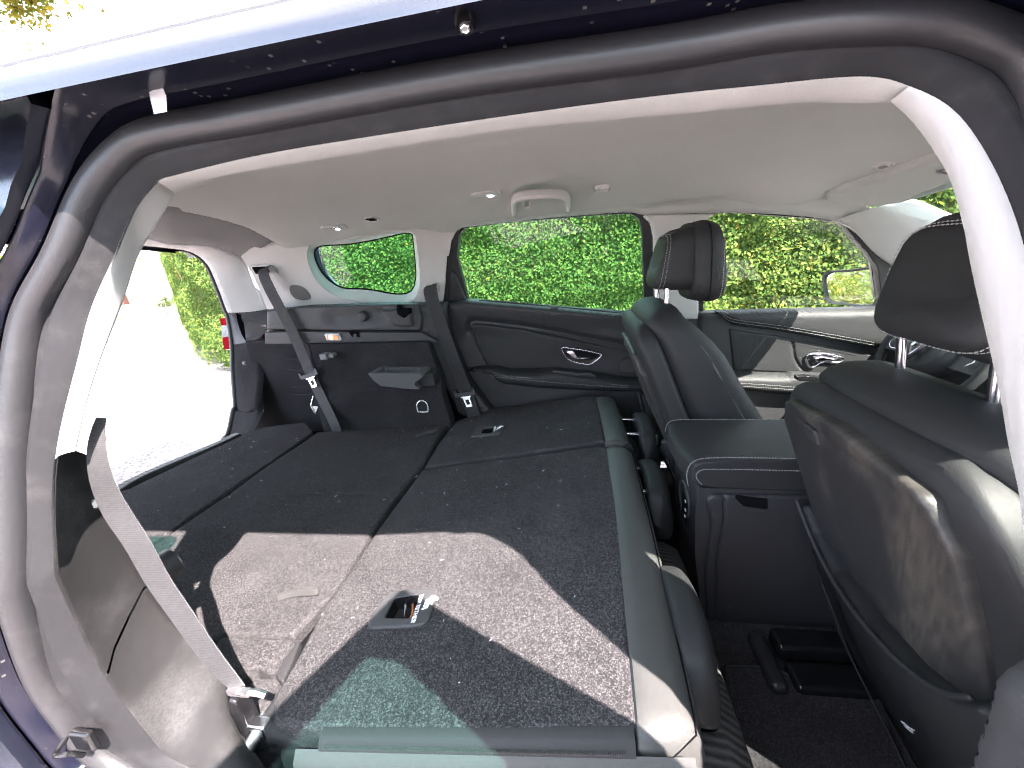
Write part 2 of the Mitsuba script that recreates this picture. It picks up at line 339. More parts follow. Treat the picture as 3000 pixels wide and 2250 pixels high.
hut.apply_transform(trimesh.transformations.rotation_matrix(math.pi / 2, [1, 0, 0])); hut.apply_transform(trimesh.transformations.rotation_matrix(.75, [0, 0, 1])); hut.apply_translation([-62.2, 45.6, 0])
thing('hut', 'brown hut beyond the drive, just visible past the rear pillar', 'hut')
add('hut__wall', hut, 'brown_wall', smooth=False)

# ---- the car: side opening of the open rear door --------------------------------------------------------------------
thing('car', 'black people carrier seen through its open rear side door', 'car')
TK = [(-.7, .655), (-.716, .715), (-.725, .787), (-.703, .895), (-.682, .982), (-.662, 1.102), (-.626, 1.222), (-.6, 1.271), (-.556, 1.317), (-.515, 1.37), (-.482, 1.4), (-.45, 1.418), (-.421, 1.425), (-.329, 1.426), (-.211, 1.427), (-.049, 1.426), (.092, 1.421), (.161, 1.421), (.225, 1.415), (.275, 1.405), (.304, 1.39), (.324, 1.374)] + \
     [(.345, 1.33), (.365, 1.25), (.39, 1.1), (.425, .9), (.44, .65), (.42, .47), (.33, .415), (0, .405), (-.25, .405), (-.42, .44), (-.57, .535)]
IK = [(-.604, .624), (-.627, .666), (-.653, .782), (-.654, .881), (-.647, .969), (-.627, 1.09), (-.575, 1.206), (-.546, 1.264), (-.51, 1.312), (-.479, 1.355), (-.46, 1.372), (-.442, 1.383), (-.424, 1.386), (-.34, 1.392), (-.224, 1.394), (-.054, 1.393), (.096, 1.389), (.168, 1.385), (.238, 1.379), (.264, 1.368), (.292, 1.348), (.316, 1.311), (.329, 1.281), (.343, 1.233), (.357, 1.127)] + \
     [(.385, .9), (.40, .62), (.38, .50), (.28, .455), (0, .445), (-.25, .445), (-.38, .485), (-.47, .57)]
NP = 12
def keyed(K):                                               # closed curve with NP samples between neighbouring key points
    p = np.asarray(K, float); q = np.vstack([p, p[:1]])
    d = np.r_[0, np.cumsum(np.linalg.norm(np.diff(q, axis=0), axis=1) ** .5)]
    u = np.concatenate([np.linspace(d[i], d[i + 1], NP, endpoint=False) for i in range(len(p))])
    return CubicSpline(d, q, bc_type='periodic')(u)
TP, IP = keyed(TK), keyed(IK)
tg = np.roll(TP, -1, 0) - np.roll(TP, 1, 0); tg /= np.linalg.norm(tg, axis=1, keepdims=True)
TN = np.stack([-tg[:, 1], tg[:, 0]], -1)
cen = TP.mean(0); TN *= np.sign(((TP - cen) * TN).sum(1).mean())
ti = np.roll(IP, -1, 0) - np.roll(IP, 1, 0); ti /= np.linalg.norm(ti, axis=1, keepdims=True)
IN = np.stack([-ti[:, 1], ti[:, 0]], -1); IN *= np.sign(((IP - cen) * IN).sum(1).mean())
def off(P2_, N2, r, w): q = P2_ + N2 * np.asarray(r).reshape(-1, 1) if np.ndim(r) else P2_ + N2 * r; return near(q[:, 0], q[:, 1], w)
R_ = .0165
seal = [off(TP, TN, R_ * math.cos(a) - .002, R_ * 1.15 * math.sin(a)) for a in np.linspace(0, 2 * np.pi, 15)]
add('car__door_seal', skin(seal, True), 'rubber', smooth=True, label='thick rubber weatherstrip around the door opening')
mixp = lambda k: TP * (1 - k) + IP * k
fl = [off(TP, TN, -.012, -.006)]
for k, w in ((.38, .004), (.5, .001), (.62, .006), (.8, .011), (.93, .017), (1., .02)):
    q = mixp(k); fl.append(near(q[:, 0], q[:, 1], w))
add('car__door_flange', skin(fl, True), 'flange', smooth=True)
kp = np.arange(len(TP)) / NP
kw_ = .36 + .64 * np.interp(kp, [0, 9.2, 12.5, 40], [0, 0, 1, 1])        # the frame is deep under the roof, shallow along the rear pillar
def offw(r, w): q = TP + TN * r; return near(q[:, 0], q[:, 1], w * kw_)
fr = [offw(r, w) for r, w in ((.010, .0), (.0165, -.006), (.019, -.030), (.014, -.037), (.013, -.040), (.020, -.074), (.026, -.083))]
add('car__door_frame', skin(fr, True), 'frame_paint', smooth=50, label='glossy black painted inner frame of the door opening')

# key-point ranges along the inner edge of the opening
def span(P_, a, b): return np.take(P_, np.arange(a * NP, b * NP + 1), axis=0, mode='wrap')
def jamb(a, b, prof): return [off(span(IP, a, b), span(IN, a, b), r, w) for r, w in prof]
def toedge(a, b, pts, bul, bk):
    A = span(IP, a, b); B = even(spline(pts, 120), len(A)); A3 = near(A[:, 0], A[:, 1], .018)
    bu = np.asarray(bul)
    return skin([A3, A3 * .93 + B * .07 + bu * .4, A3 * .65 + B * .35 + bu, A3 * .3 + B * .7 + bu * .8, A3 * .06 + B * .94 + bu * .2, B, B + np.array(bk) * .2, B + np.array(bk)])
CE = [(-.617, -.672, 1.093), (-.597, -.661, 1.138), (-.58, -.653, 1.171), (-.556, -.643, 1.211)] + [(-.544, -.626, 1.245)] + [(-.538, -.605, 1.28)] + [(-.535, -.583, 1.314), (-.512, -.576, 1.34), (-.492, -.572, 1.359), (-.473, -.566, 1.382)]
add('car__pillar_trim', toedge(5, 11, CE, (-.002, -.003, .002), (-.14, .12, .03)), 'beige_plastic', smooth=True, label='pale beige trim of the near rear pillar, sunlit lower down')
RB = [(-.478, -.562, 1.382), (-.464, -.561, 1.387), (-.397, -.559, 1.395), (-.255, -.559, 1.395)] + [(-.078, -.559, 1.396), (.107, -.561, 1.386)] + [(.176, -.562, 1.383), (.228, -.563, 1.378), (.259, -.564, 1.373), (.287, -.565, 1.371)]
add('car__roof_lining_edge', toedge(11, 19, RB, (0, .006, -.004), (0, .06, .02)), 'beige_cloth', smooth=True, label='rolled beige cloth edge of the roof lining above the door')
BE = [(.287, -.564, 1.373), (.306, -.57, 1.35), (.319, -.576, 1.327), (.333, -.583, 1.299), (.342, -.59, 1.269), (.348, -.599, 1.233), (.363, -.619, 1.156), (.376, -.633, 1.096), (.382, -.644, 1.055), (.391, -.656, 1.008), (.402, -.67, .943)] + [(.47, -.66, .80), (.47, -.66, .6), (.43, -.66, .5)]
bm = toedge(19, 28, BE, (-.010, -.004, -.006), (.012, .02, 0)); bm.vertices = np.array(bm.vertices)
add('car__pillar_trim', bm, 'beige_plastic', smooth=True, label='pale beige trim of the pillar between the doors')
outer = even(spline([(-.705, -.62, 1.069), (-.704, -.62, 1.01), (-.701, -.62, .965), (-.697, -.62, .88), (-.684, -.62, .806), (-.635, -.62, .714), (-.605, -.62, .656), (-.627, -.62, .6), (-.632, -.62, .543), (-.636, -.62, .419)], 200), 5 * 3 * NP + 1)
lip = span(IP, -3, 5)[::-1]; lip = even(near(lip[:, 0], lip[:, 1], .016), len(outer))
def lowtrim(a, b):
    a, b = int(a * len(outer)), int(b * len(outer)); A, B = lip[a:b], outer[a:b]
    return skin([A, A + [0, .006, .002], A * .7 + B * .3 + [.002, -.005, .003], A * .35 + B * .65 + [.003, -.005, .004], A * .06 + B * .94 + [.001, -.001, .002], B, B + [-.01, .02, -.02]])
add('car__sill_trim', lowtrim(0, .3575), 'plastic_dusty', smooth=True, label='upper dark grained plastic piece of the near rear pillar')
add('car__sill_trim', lowtrim(.3585, 1.0), 'plastic_dusty', smooth=True, label='long lower dark plastic trim over the wheel arch, half in sun')
# vent trim of the pillar between the doors, bottom right
V0 = [(.342, .849), (.34, .874), (.346, .891), (.358, .908)] + [(.40, .95), (.40, .60), (.30, .60)] + [(.344, .763)]
add('car__pillar_lower_trim', panel(rnd(V0, .006), lambda u, v, w: near(u, v, w - .005), t=.03, r=.012, res=.03, skirt=.05), 'plastic_grey')
G0 = [(.373, .793), (.384, .792), (.422, .74), (.426, .724)] + [(.406, .687), (.38, .719)]
add('car__pillar_lower_trim__vent_frame', panel(rnd(G0, .003), lambda u, v, w: near(u, v, w + .024), t=.006, r=.003, res=.02, skirt=.01), 'plastic')
G1 = Polygon(rnd(G0, .003)).buffer(-.007)
add('car__pillar_lower_trim__vent_well', panel(G1, lambda u, v, w: near(u, v, w + .0305), t=.0, r=0, res=.02, skirt=0), 'black')
vb = G1.bounds
vo, vc, vr, ve = [np.array(q) for q in [(.401, -.685, .762), (.415, -.685, .751), (.403, -.685, .741), (.413, -.685, .747)]]
for row in range(4):
    for col in range(3):
        c0 = vo + (vc - vo) * col + (vr - vo) * row
        add('car__pillar_lower_trim__vent_vane', tube([c0, c0 + (ve - vo) / 2, c0 + ve - vo], .0016, 6), 'grey_plastic')

# rear corner of the frame, sticker, screws, striker
sc = np.array((-.075, -.673, 1.438))
add('car__door_frame__screw', turned(sc + [0, 0, .006], sc + [0, -.004, -.006], [(0, .001), (.0, .008), (.006, .0085), (.0095, .0065), (.009, .005), (.008, .0045), (.008, .0005)], 24), 'gloss_black', smooth=40)
add('car__door_frame__screw_head', turned(sc + [0, -.001, -.001], sc + [0, -.0035, -.0065], [(0, .0005), (.0, .0045), (.0025, .0042), (.003, .003), (.002, .0025), (.002, .0003)], 6), 'steel', smooth=20)
st = [(-.37, -.664, 1.452), (-.355, -.664, 1.454), (-.352, -.666, 1.446), (-.353, -.669, 1.433), (-.367, -.669, 1.433), (-.369, -.666, 1.446)]
stv = np.array(st); stc = skin([np.array([stv[0], stv[5], stv[4]]), np.array([stv[1], stv[2], stv[3]])])
stc.apply_translation([0, 0, -.012])
add('car__door_frame__paint_tab', stc, 'white', smooth=False, label='white sticker on the black door frame')
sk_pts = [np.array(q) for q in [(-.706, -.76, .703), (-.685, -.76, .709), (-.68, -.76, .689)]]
add('car__striker', [tube(spline([sk_pts[0] + [0, .012, .01], sk_pts[0] + [0, -.012, 0], sk_pts[1] + [0, -.014, 0], sk_pts[2] + [0, -.003, 0]], 24), .0032, 8),  # shadow around the striker is put into gloss black and a rounded plate
                    rbox(sk_pts[1] - [.012, 0, .018], sk_pts[1] + [.022, .010, .014], .004)], 'gloss_black', smooth=40, label='door lock striker at the foot of the pillar, its shadow put into black')

# ---- the car: outer shell -------------------------------------------------------------------------------------------
qwin = [(-1.111, 1.381), (-.982, 1.386), (-.746, 1.399), (-.667, 1.397), (-.669, 1.352), (-.731, 1.167), (-.922, 1.187), (-1.047, 1.206), (-1.111, 1.257), (-1.131, 1.329)]
qrim = [(-1.109, 1.39), (-.96, 1.401), (-.724, 1.405), (-.642, 1.395), (-.641, 1.331), (-.706, 1.138), (-.916, 1.136), (-1.057, 1.169), (-1.126, 1.233), (-1.141, 1.312)]
dwin = [(-.48, 1.106), (-.483, 1.197), (-.491, 1.293)] + [(-.479, 1.327), (-.463, 1.373), (-.436, 1.395), (-.248, 1.397), (.105, 1.387), (.207, 1.379), (.236, 1.358), (.247, 1.313)] + [(.267, 1.016), (.254, .994)]
fwin = [(.505, .979), (.469, 1.303), (.472, 1.319), (.488, 1.339), (.513, 1.349), (.585, 1.343)] + [(.867, 1.292), (.942, 1.269), (.997, 1.212), (1.063, 1.147)] + [(1.103, 1.099), (1.168, .94)]
opening = Polygon(TP + TN * .024).buffer(0).intersection(Polygon([(-2, 0), (.33, 0), (.32, 1.02), (.312, 1.06), (.301, 1.09), (.294, 1.14), (.287, 1.188), (.282, 1.27), (.280, 1.358), (.257, 1.413), (.233, 1.439), (.20, 1.46), (-2, 1.46)]))
BODY = [(-1.95, .28), (2.3, .28), (2.3, .88), (1.75, .98), (1.30, 1.10), (1.06, 1.34), (.86, 1.425), (.4, 1.445), (-.25, 1.445), (-.36, 1.436), (-.465, 1.436), (-.50, 1.468), (-1.3, 1.45), (-1.62, 1.40), (-1.80, 1.15), (-1.86, .95), (-1.95, .55)]
arch = lambda x: Point(x, .32).buffer(.36)
body = Polygon(BODY).difference(arch(-1.02)).difference(arch(1.78))
nb_ = body.difference(opening).difference(smooth_poly(qwin)).difference(smooth_poly(fwin))
nb_ = max(getattr(nb_, 'geoms', [nb_]), key=lambda q: q.area)
add('car__side_panel', panel(nb_, lambda u, v, w: near(u, v, w - .036 - .055 * np.clip((u + .52) / .13, 0, 1)), t=.004, r=.003, res=.07, skirt=.012, steps=2), 'paint', smooth=30, label='glossy black outer side panel around the open doorway')
fb_ = body.difference(smooth_poly(qwin).buffer(.05)).difference(Polygon(dwin).buffer(.05)).difference(Polygon(fwin).buffer(.05))
fb_ = max(getattr(fb_, 'geoms', [fb_]), key=lambda q: q.area)
add('car__side_panel', panel(fb_, lambda u, v, w: far(u, v, w - .165), t=.004, r=.003, res=.09, skirt=.012, steps=2), 'paint', smooth=30)
fdo = Polygon([(.345, .34), (1.30, .34), (1.42, .95), (1.20, 1.12), (1.0, 1.30), (.80, 1.395), (.46, 1.40), (.43, 1.3), (.42, 1.1), (.42, .9)])
add('car__near_front_door', panel(fdo.difference(smooth_poly(fwin).buffer(.06)), lambda u, v, w: near(u, v, w - .165), t=.004, r=.003, res=.07, skirt=.07, steps=2), 'paint', smooth=30)
rx = np.linspace(-1.78, 1.02, 40)
prof = [(-.705, 1.436), (-.704, 1.449), (-.692, 1.464), (-.665, 1.479), (-.62, 1.494), (-.45, 1.528), (-.2, 1.552), (0, 1.558)]
prof = prof + [(-a, b) for a, b in prof[-2::-1]]
arc = lambda x: -.02 * ((x + .3) / 1.3) ** 2 - .035 * np.clip((x - .6) / .4, 0, 1) ** 2 - .02 * np.clip((-x - 1.4) / .4, 0, 1)
add('car__roof', skin([S3(rx, y, z + arc(rx) * (1 if abs(y) < .65 else .75)) for y, z in spline(prof, 60)]), 'paint', smooth=True, label='glossy black roof mirroring the bright sky')
add('car__roof_moulding', tube(S3(rx, -.645, 1.489 + arc(rx)), .0045, 8), 'plastic')
add('car__roof_moulding', tube(S3(rx, .645, 1.489 + arc(rx)), .0045, 8), 'plastic')
# rear corner piece where roof and pillar meet the opening
# windscreen, bonnet, floor, rear end, open tailgate
ws = np.array([[(1.01 + t * .9, y * (.60 + .13 * t), 1.405 - t * .43 - .06 * y * y * (1 - t) + .0) for y in np.linspace(-1, 1, 15)] for t in np.linspace(0, 1, 9)])
ws[..., 0] -= .12 * (np.linspace(-1, 1, 15) ** 2)[None, :]
add('car__windscreen', skin(ws), 'clear_glass', smooth=True)
hood = [S3(np.linspace(1.8, 2.75, 10), y, .98 - .12 * np.linspace(0, 1, 10) ** 2 - .05 * (y / .8) ** 4) for y in np.linspace(-.82, .82, 12)]
add('car__bonnet', skin(hood), 'paint', smooth=True)
add('car__bulkhead', [rbox((1.30, -.72, .25), (1.95, .72, .80), .03), rbox((2.65, -.8, .3), (2.8, .8, .85), .05)], 'black')
add('car__underbody', rbox((-1.90, -.80, .16), (2.7, .80, .24), .02), 'black')
for sx in (-1.02, 1.78):
    for sy in (-.82, .82):
        kw = add('car__wheel', turned((sx, sy - .1, .32), (sx, sy + .1, .32), [(0, .2), (0, .29), (.02, .32), (.18, .32), (.2, .29), (.2, .2)], 40), 'rubber', smooth=40)
        add(kw + '__rim', turned((sx, sy - .102, .32), (sx, sy + .102, .32), [(0, .02), (.0, .05), (.02, .19), (0, .2), (.204, .2), (.184, .19), (.204, .05), (.204, .02)], 20), 'steel', smooth=20)
tg_ = [S3(np.linspace(-1.74, -2.42, 12), y, 1.50 + .52 * np.linspace(0, 1, 12) ** .9 - .03 * (y / .6) ** 2) for y in np.linspace(-.60, .60, 14)]
th = np.array(tg_)
add('car__tailgate', [skin(th), skin(th + [.02, 0, -.05])], 'paint', smooth=True)
add('car__tailgate__lower_part', skin([S3(np.linspace(-2.42, -2.34, 8), y, 2.02 - .28 * np.linspace(0, 1, 8) - .03 * (y / .6) ** 2) for y in np.linspace(-.62, .62, 14)]), 'paint', smooth=True)

# ---- the car: roof lining -------------------------------------------------------------------------------------------
rear_edge = [(-1.063, -.003), (-1.075, .031), (-1.109, .071), (-1.12, .196), (-1.133, .33), (-1.186, .532), (-1.192, .583), (-1.171, .602), (-1.093, .599)]
roof_poly = rear_edge + [(-.743, .551), (-.623, .551), (-.565, .592), (-.488, .658)] + [(-.43, .61), (-.2, .61), (.24, .61), (.50, .612), (.86, .60), (.93, .56), (.97, .45), (.985, .2), (.985, -.2), (.97, -.45), (.9, -.575), (.4, -.575), (.23, -.545), (-.38, -.545), (-.7, -.56), (-1.1, -.54), (-1.16, -.4), (-1.13, -.1)]
roof_poly = Polygon(roof_poly).buffer(0)
def lining(u, v, w):
    q = ceil(u, v, w)
    q[..., 2] = np.where(v < -.5, q[..., 2] + .25 * (np.clip(-v - .5, 0, .1)) * .3, q[..., 2])
    return q
def lining_relief(u, v, d):                                # swelling towards the front corner above the front door
    k = np.clip((u - .52) / .14, 0, 1) * np.clip((v - .40) / .12, 0, 1) * np.clip((.84 - u) / .12, 0, 1)
    return .022 * k * k * (3 - 2 * k)
add('car__roof_lining', panel(roof_poly, lining, t=.012, r=.008, res=.035, skirt=.02, relief=lining_relief), 'beige_cloth', smooth=40, label='pale grey-beige cloth roof lining')
add('car__roof_lining_back', skin([S3(np.linspace(-1.75, 1.05, 20), y, ceil_z(np.linspace(-1.75, 1.05, 20), y) + .045) for y in np.linspace(-.60, .60, 20)]), 'black', smooth=True)

edge_ = np.array([(-.493, .631, 1.385), (-.464, .63, 1.389), (-.428, .629, 1.396), (-.244, .628, 1.397), (.104, .631, 1.388), (.214, .633, 1.379)] + [(.243, .635, 1.37), (.364, .638, 1.36), (.502, .641, 1.347), (.574, .642, 1.342)] + [(.852, .654, 1.294), (.925, .66, 1.271), (.963, .663, 1.257), (.998, .665, 1.251)])
eb = spline(edge_, 90); ea = np.stack([np.interp(np.linspace(0, 1, 90), np.linspace(0, 1, 6), [-.46, -.2, .24, .55, .82, .93]), np.interp(np.linspace(0, 1, 90), [0, .8, 1], [.585, .585, .55])], -1)
ea3 = ceil(ea[:, 0], ea[:, 1], .012)
add('car__roof_lining_edge', skin([ea3 + [0, -.02, .004], ea3, ea3 * .6 + eb * .4 + [0, .004, .006], ea3 * .25 + eb * .75 + [0, .004, .006], eb, eb + [0, .03, .004]]), 'beige_cloth', smooth=True, label='beige cloth edge of the roof lining above the far windows')

# fittings on the roof lining
def lamp(cx, cy, ang, key='car__reading_lamp'):
    ca, sa = math.cos(ang), math.sin(ang)
    def fn(u, v, w): x, y = cx + u * ca - v * sa, cy + u * sa + v * ca; return ceil(x, y, w + .012)
    k = add(key, panel(rnd([(-.048, -.014), (-.03, -.024), (.03, -.024), (.048, -.014), (.048, .014), (.03, .024), (-.03, .024), (-.048, .014)], .006), fn, t=.006, r=.004, res=.012), 'beige_plastic', smooth=40)
    add(k + '__switch', panel(rnd([(-.034, -.010), (-.012, -.010), (-.012, .010), (-.034, .010)], .002), lambda u, v, w: fn(u, v, w + .0055), t=.0015, r=.0015, res=.01), 'beige_plastic')
    add(k + '__bezel', panel(Point(.012, 0).buffer(.0155), lambda u, v, w: fn(u, v, w + .0055), t=.002, r=.002, res=.01), 'chrome')
    m = panel(Point(.012, 0).buffer(.0088), lambda u, v, w: fn(u, v, w + .008), t=.003, r=.003, res=.004, skirt=0)
    if (m.face_normals[:, 2].mean()) > 0: m.invert()
    add(k + '__diode', m, 'white', smooth=False, emitter={'type': 'area', 'radiance': {'type': 'rgb', 'value': [.06, .062, .066]}})
    return k
lc = [(-.267, .319), (-.869, .446), (-.705, .411), (.085, .384), (.844, .364)]
l1 = lamp(*lc[0], .05); labels[l1] = {'label': 'lit reading lamp on the roof lining, beside the grab handle'}
l2 = lamp(*lc[1], .05); labels[l2] = {'label': 'lit reading lamp on the roof lining, nearer the boot'}
hx, hy = lc[2]
rim = Polygon(Point(0, 0).buffer(.026, 2)).intersection(Polygon([(-.02, -.022), (.026, -.022), (.026, .022), (-.024, .022)]))
add('car__anchor_cover', panel(rnd([(-.026, -.02), (.02, -.02), (.03, .02), (-.02, .024)], .005), lambda u, v, w: ceil(hx + u, hy + v, w + .012), t=.003, r=.003, res=.01), 'beige_plastic')
add('car__anchor_cover__hole', panel(rnd([(-.016, -.012), (-.004, -.015), (.014, -.012), (.019, .006), (.014, .016), (-.010, .014), (-.013, .004)], .001), lambda u, v, w: ceil(hx + u, hy + v, w + .0155), t=.0005, r=0, res=.02, skirt=0), 'black', label='black open hole in the roof lining')
hx2, hy2 = lc[3]
add('car__hook_cover', panel(rnd([(-.025, -.02), (.025, -.02), (.025, .02), (-.025, .02)], .007), lambda u, v, w: ceil(hx2 + u, hy2 + v, w + .012), t=.012, r=.006, res=.01, lines=[([(-.018, -.004), (.018, -.004)], .0015, .002)]), 'beige_plastic')
hx3, hy3 = lc[4]
add('car__microphone', panel(Point(0, 0).buffer(.026), lambda u, v, w: ceil(hx3 + u, hy3 + v, w + .010), t=.006, r=.004, res=.008, lines=[(Point(0, 0).buffer(.016).exterior.coords, .002, .003)]), 'beige_plastic')
add('car__microphone__grille', panel(Point(0, 0).buffer(.011), lambda u, v, w: ceil(hx3 + u, hy3 + v, w + .0165), t=.001, r=.001, res=.008), 'grey_plastic')
# grab handle
gh = [(-.214, .513, 1.419), (-.189, .355, 1.432), (-.157, .266, 1.436), (-.096, .25, 1.433), (-.041, .295, 1.432), (-.021, .392, 1.424), (-.023, .53, 1.414)]
hp = spline(gh, 40); hs = []
for i, c in enumerate(hp):
    t_ = hp[min(i + 1, 39)] - hp[max(i - 1, 0)]; t_ /= np.linalg.norm(t_); n_ = np.cross(t_, [0, .5, 1]); n_ /= np.linalg.norm(n_); b_ = np.cross(t_, n_)
    a1, a2 = ring(.0085, .0135 + .004 * abs(i - 19.5) / 19.5, 2.6, 16)
    hs.append(c + a1[:, None] * n_ + a2[:, None] * b_)
kg = add('car__grab_handle', loft(hs), 'beige_plastic', smooth=True, label='beige grab handle above the far rear door')
cg = np.array((-.156, .434, 1.431)); add(kg + '__coat_hook', tube(spline([cg + [-.012, 0, .01], cg + [-.010, 0, -.008], cg + [.0, -.004, -.012], cg + [.010, 0, -.006], cg + [.010, 0, .008]], 16), .0045, 8), 'beige_plastic')
# sun visor
vis = [(.814, .569), (.799, .535), (.807, .504), (.841, .463), (.864, .402), (.883, .33), (.903, .248), (.876, .113), (1.085, .304), (1.076, .402), (1.052, .494), (1.027, .547), (.987, .586), (.927, .603), (.86, .596)]
kv = add('car__sun_visor', panel(rnd(vis, .006), lambda u, v, w: ceil(u, v, w + .014), t=.020, r=.012, res=.015), 'beige_cloth', smooth=True, label='beige sun visor folded up against the roof')
tri = np.array([(.948, .32), (.953, .285), (.997, .33)])
add(kv + '__pull_tab', tube(ceil(np.r_[tri[:, 0], tri[:1, 0]], np.r_[tri[:, 1], tri[:1, 1]], .037), .003, 6), 'grey_plastic')

# ---- the car: far side, upper trims and glass -----------------------------------------------------------------------
quarter = [(-1.254, 1.425), (-1.223, 1.405), (-1.19, 1.398), (-1.112, 1.401)] + [(-.776, 1.426), (-.65, 1.427), (-.577, 1.411), (-.499, 1.387), (-.464, 1.389), (-.493, 1.352), (-.517, 1.295)] + [(-.525, 1.296), (-.56, 1.173), (-.587, 1.105), (-.703, 1.109), (-1.058, 1.134)] + [(-1.229, 1.141), (-1.337, 1.138), (-1.413, 1.14)]
quarter += [(-1.435, 1.143), (-1.426, 1.231), (-1.426, 1.313), (-1.437, 1.357), (-1.442, 1.381), (-1.379, 1.407), (-1.319, 1.421)]
qp = Polygon(quarter).buffer(0); qh = smooth_poly(qrim)
add('car__quarter_trim', panel(qp.difference(qh), far, t=.0, r=0, res=.03, skirt=.006), 'beige_plastic', smooth=40, label='pale beige trim panel around the small rear side window')
a_, b_ = spline(qrim, 120, True), spline(qwin, 120, True)
add('car__quarter_trim__window_reveal', skin([far(a_[:, 0], a_[:, 1], 0.), far(a_[:, 0] * .75 + b_[:, 0] * .25, a_[:, 1] * .75 + b_[:, 1] * .25, -.008), far(b_[:, 0], b_[:, 1], -.045)], True), 'beige_plastic', smooth=True)
add('car__quarter_window', panel(smooth_poly(qwin).buffer(.006), lambda u, v, w: far(u, v, w - .05), t=0, r=0, res=.08, skirt=0), 'quarter_glass', smooth=False)
add('car__quarter_window__seal', tube(far(b_[:, 0], b_[:, 1], -.046), .004, 6, True), 'black')
add('car__quarter_window', panel(smooth_poly(qwin).buffer(.01), lambda u, v, w: near(u, v, w - .085), t=0, r=0, res=.08, skirt=0), 'privacy_glass', smooth=False)
add('car__door_window', panel(Polygon(dwin).buffer(.01), lambda u, v, w: far(u, v, w - .045), t=0, r=0, res=.1, skirt=0), 'green_glass', smooth=False)
add('car__door_window', panel(Polygon(fwin).buffer(.01), lambda u, v, w: far(u, v, w - .045), t=0, r=0, res=.1, skirt=0), 'clear_glass', smooth=False)
add('car__door_window', panel(smooth_poly(fwin).buffer(.01), lambda u, v, w: near(u, v, w - .085), t=0, r=0, res=.1, skirt=0), 'clear_glass', smooth=False)
fra = Polygon([(-.66, .9), (1.55, .9), (1.40, 1.0), (1.2, 1.14), (1.02, 1.31), (.88, 1.40), (.5, 1.43), (-.45, 1.43), (-.60, 1.40)])
add('car__window_frame', panel(fra.difference(rnd(dwin, .006)).difference(rnd(fwin, .006)), lambda u, v, w: far(u, v, w - .034), t=.004, r=.004, res=.05, skirt=.03, steps=2), 'plastic', smooth=30)
bp = [(.244, 1.369), (.273, 1.34), (.287, 1.293), (.299, 1.12), (.308, .964), (.48, .951), (.458, 1.136), (.447, 1.272), (.464, 1.319), (.48, 1.338), (.502, 1.346), (.364, 1.359)]
add('car__pillar_trim', panel(rnd(bp, .003), far, t=.012, r=.010, res=.03, skirt=.04), 'beige_plastic', smooth=40, label='pale grey trim of the far pillar behind the headrest')
add('car__pillar_trim__lower_trim', panel(Polygon([(.262, .30), (.50, .30), (.497, .985), (.27, .985)]), lambda u, v, w: far(u, v, w - .002), t=.01, r=.006, res=.05, skirt=.04), 'plastic', smooth=40)
sq = [(-.564, 1.103), (-.534, 1.221), (-.517, 1.236), (-.503, 1.205), (-.492, 1.145), (-.482, 1.104)]
add('car__window_corner_trim', panel(rnd(sq, .004), lambda u, v, w: far(u, v, w - .025), t=.012, r=.008, res=.02), 'plastic', smooth=40)
# far windscreen pillar
ap = np.array([(.896, .657, 1.283), (.924, .659, 1.274), (.976, .667, 1.244), (1.024, .677, 1.203), (1.088, .691, 1.145)] + [tuple(far(1.30, 1.02, 0.))]); ap = spline(ap, 30)
ap2 = spline([(.983, .58, 1.311), (1.048, .58, 1.319), (1.168, .58, 1.265), (1.269, .58, 1.217)], 30)
add('car__windscreen_pillar_trim', skin([ap + [0, .03, 0], ap, ap * .5 + ap2 * .5 + [-.004, -.012, .004], ap2, ap2 + [.02, .02, .012], ap2 + [.05, .07, .0]]), 'beige_plastic', smooth=True, label='pale trim of the far windscreen pillar in full sun')
nm = ap * [1, -1, 1]; nm2 = ap2 * [1, -1, 1]
add('car__windscreen_pillar_trim', skin([nm + [0, -.06, 0], nm, nm2, nm2 + [.03, -.05, .0]]), 'beige_plastic', smooth=True)
# speaker and belt slot on the quarter trim
spk = [(-1.271, 1.233), (-1.253, 1.239), (-1.212, 1.228), (-1.192, 1.202), (-1.192, 1.178), (-1.215, 1.169), (-1.259, 1.176), (-1.279, 1.199)]
add('car__quarter_trim__speaker_grille', panel(smooth_poly(spk), lambda u, v, w: far(u, v, w + .0015), t=.002, r=.002, res=.015), 'header', smooth=40)
slot = [(-1.428, 1.338), (-1.403, 1.341), (-1.323, 1.335), (-1.307, 1.319), (-1.3, 1.294), (-1.336, 1.298), (-1.411, 1.297), (-1.428, 1.317)]
add('car__quarter_trim__belt_slot', panel(rnd(slot, .004), lambda u, v, w: far(u, v, w + .001), t=.005, r=.004, res=.015), 'beige_plastic', smooth=40)
slot2 = [(-1.41, 1.332), (-1.339, 1.329), (-1.329, 1.303), (-1.405, 1.302)]
add('car__quarter_trim__belt_slot_hole', panel(rnd(slot2, .003), lambda u, v, w: far(u, v, w + .0065), t=.0, r=0, res=.03, skirt=0), 'black')
cover = [(-.673, 1.176), (-.648, 1.182), (-.606, 1.186), (-.586, 1.198), (-.582, 1.18), (-.592, 1.154), (-.608, 1.149), (-.616, 1.173), (-.659, 1.167)]
add('car__quarter_trim__belt_guide', panel(rnd(cover, .004), lambda u, v, w: far(u, v, w - .002), t=.024, r=.014, res=.008, skirt=.03), 'beige_plastic', smooth=50)

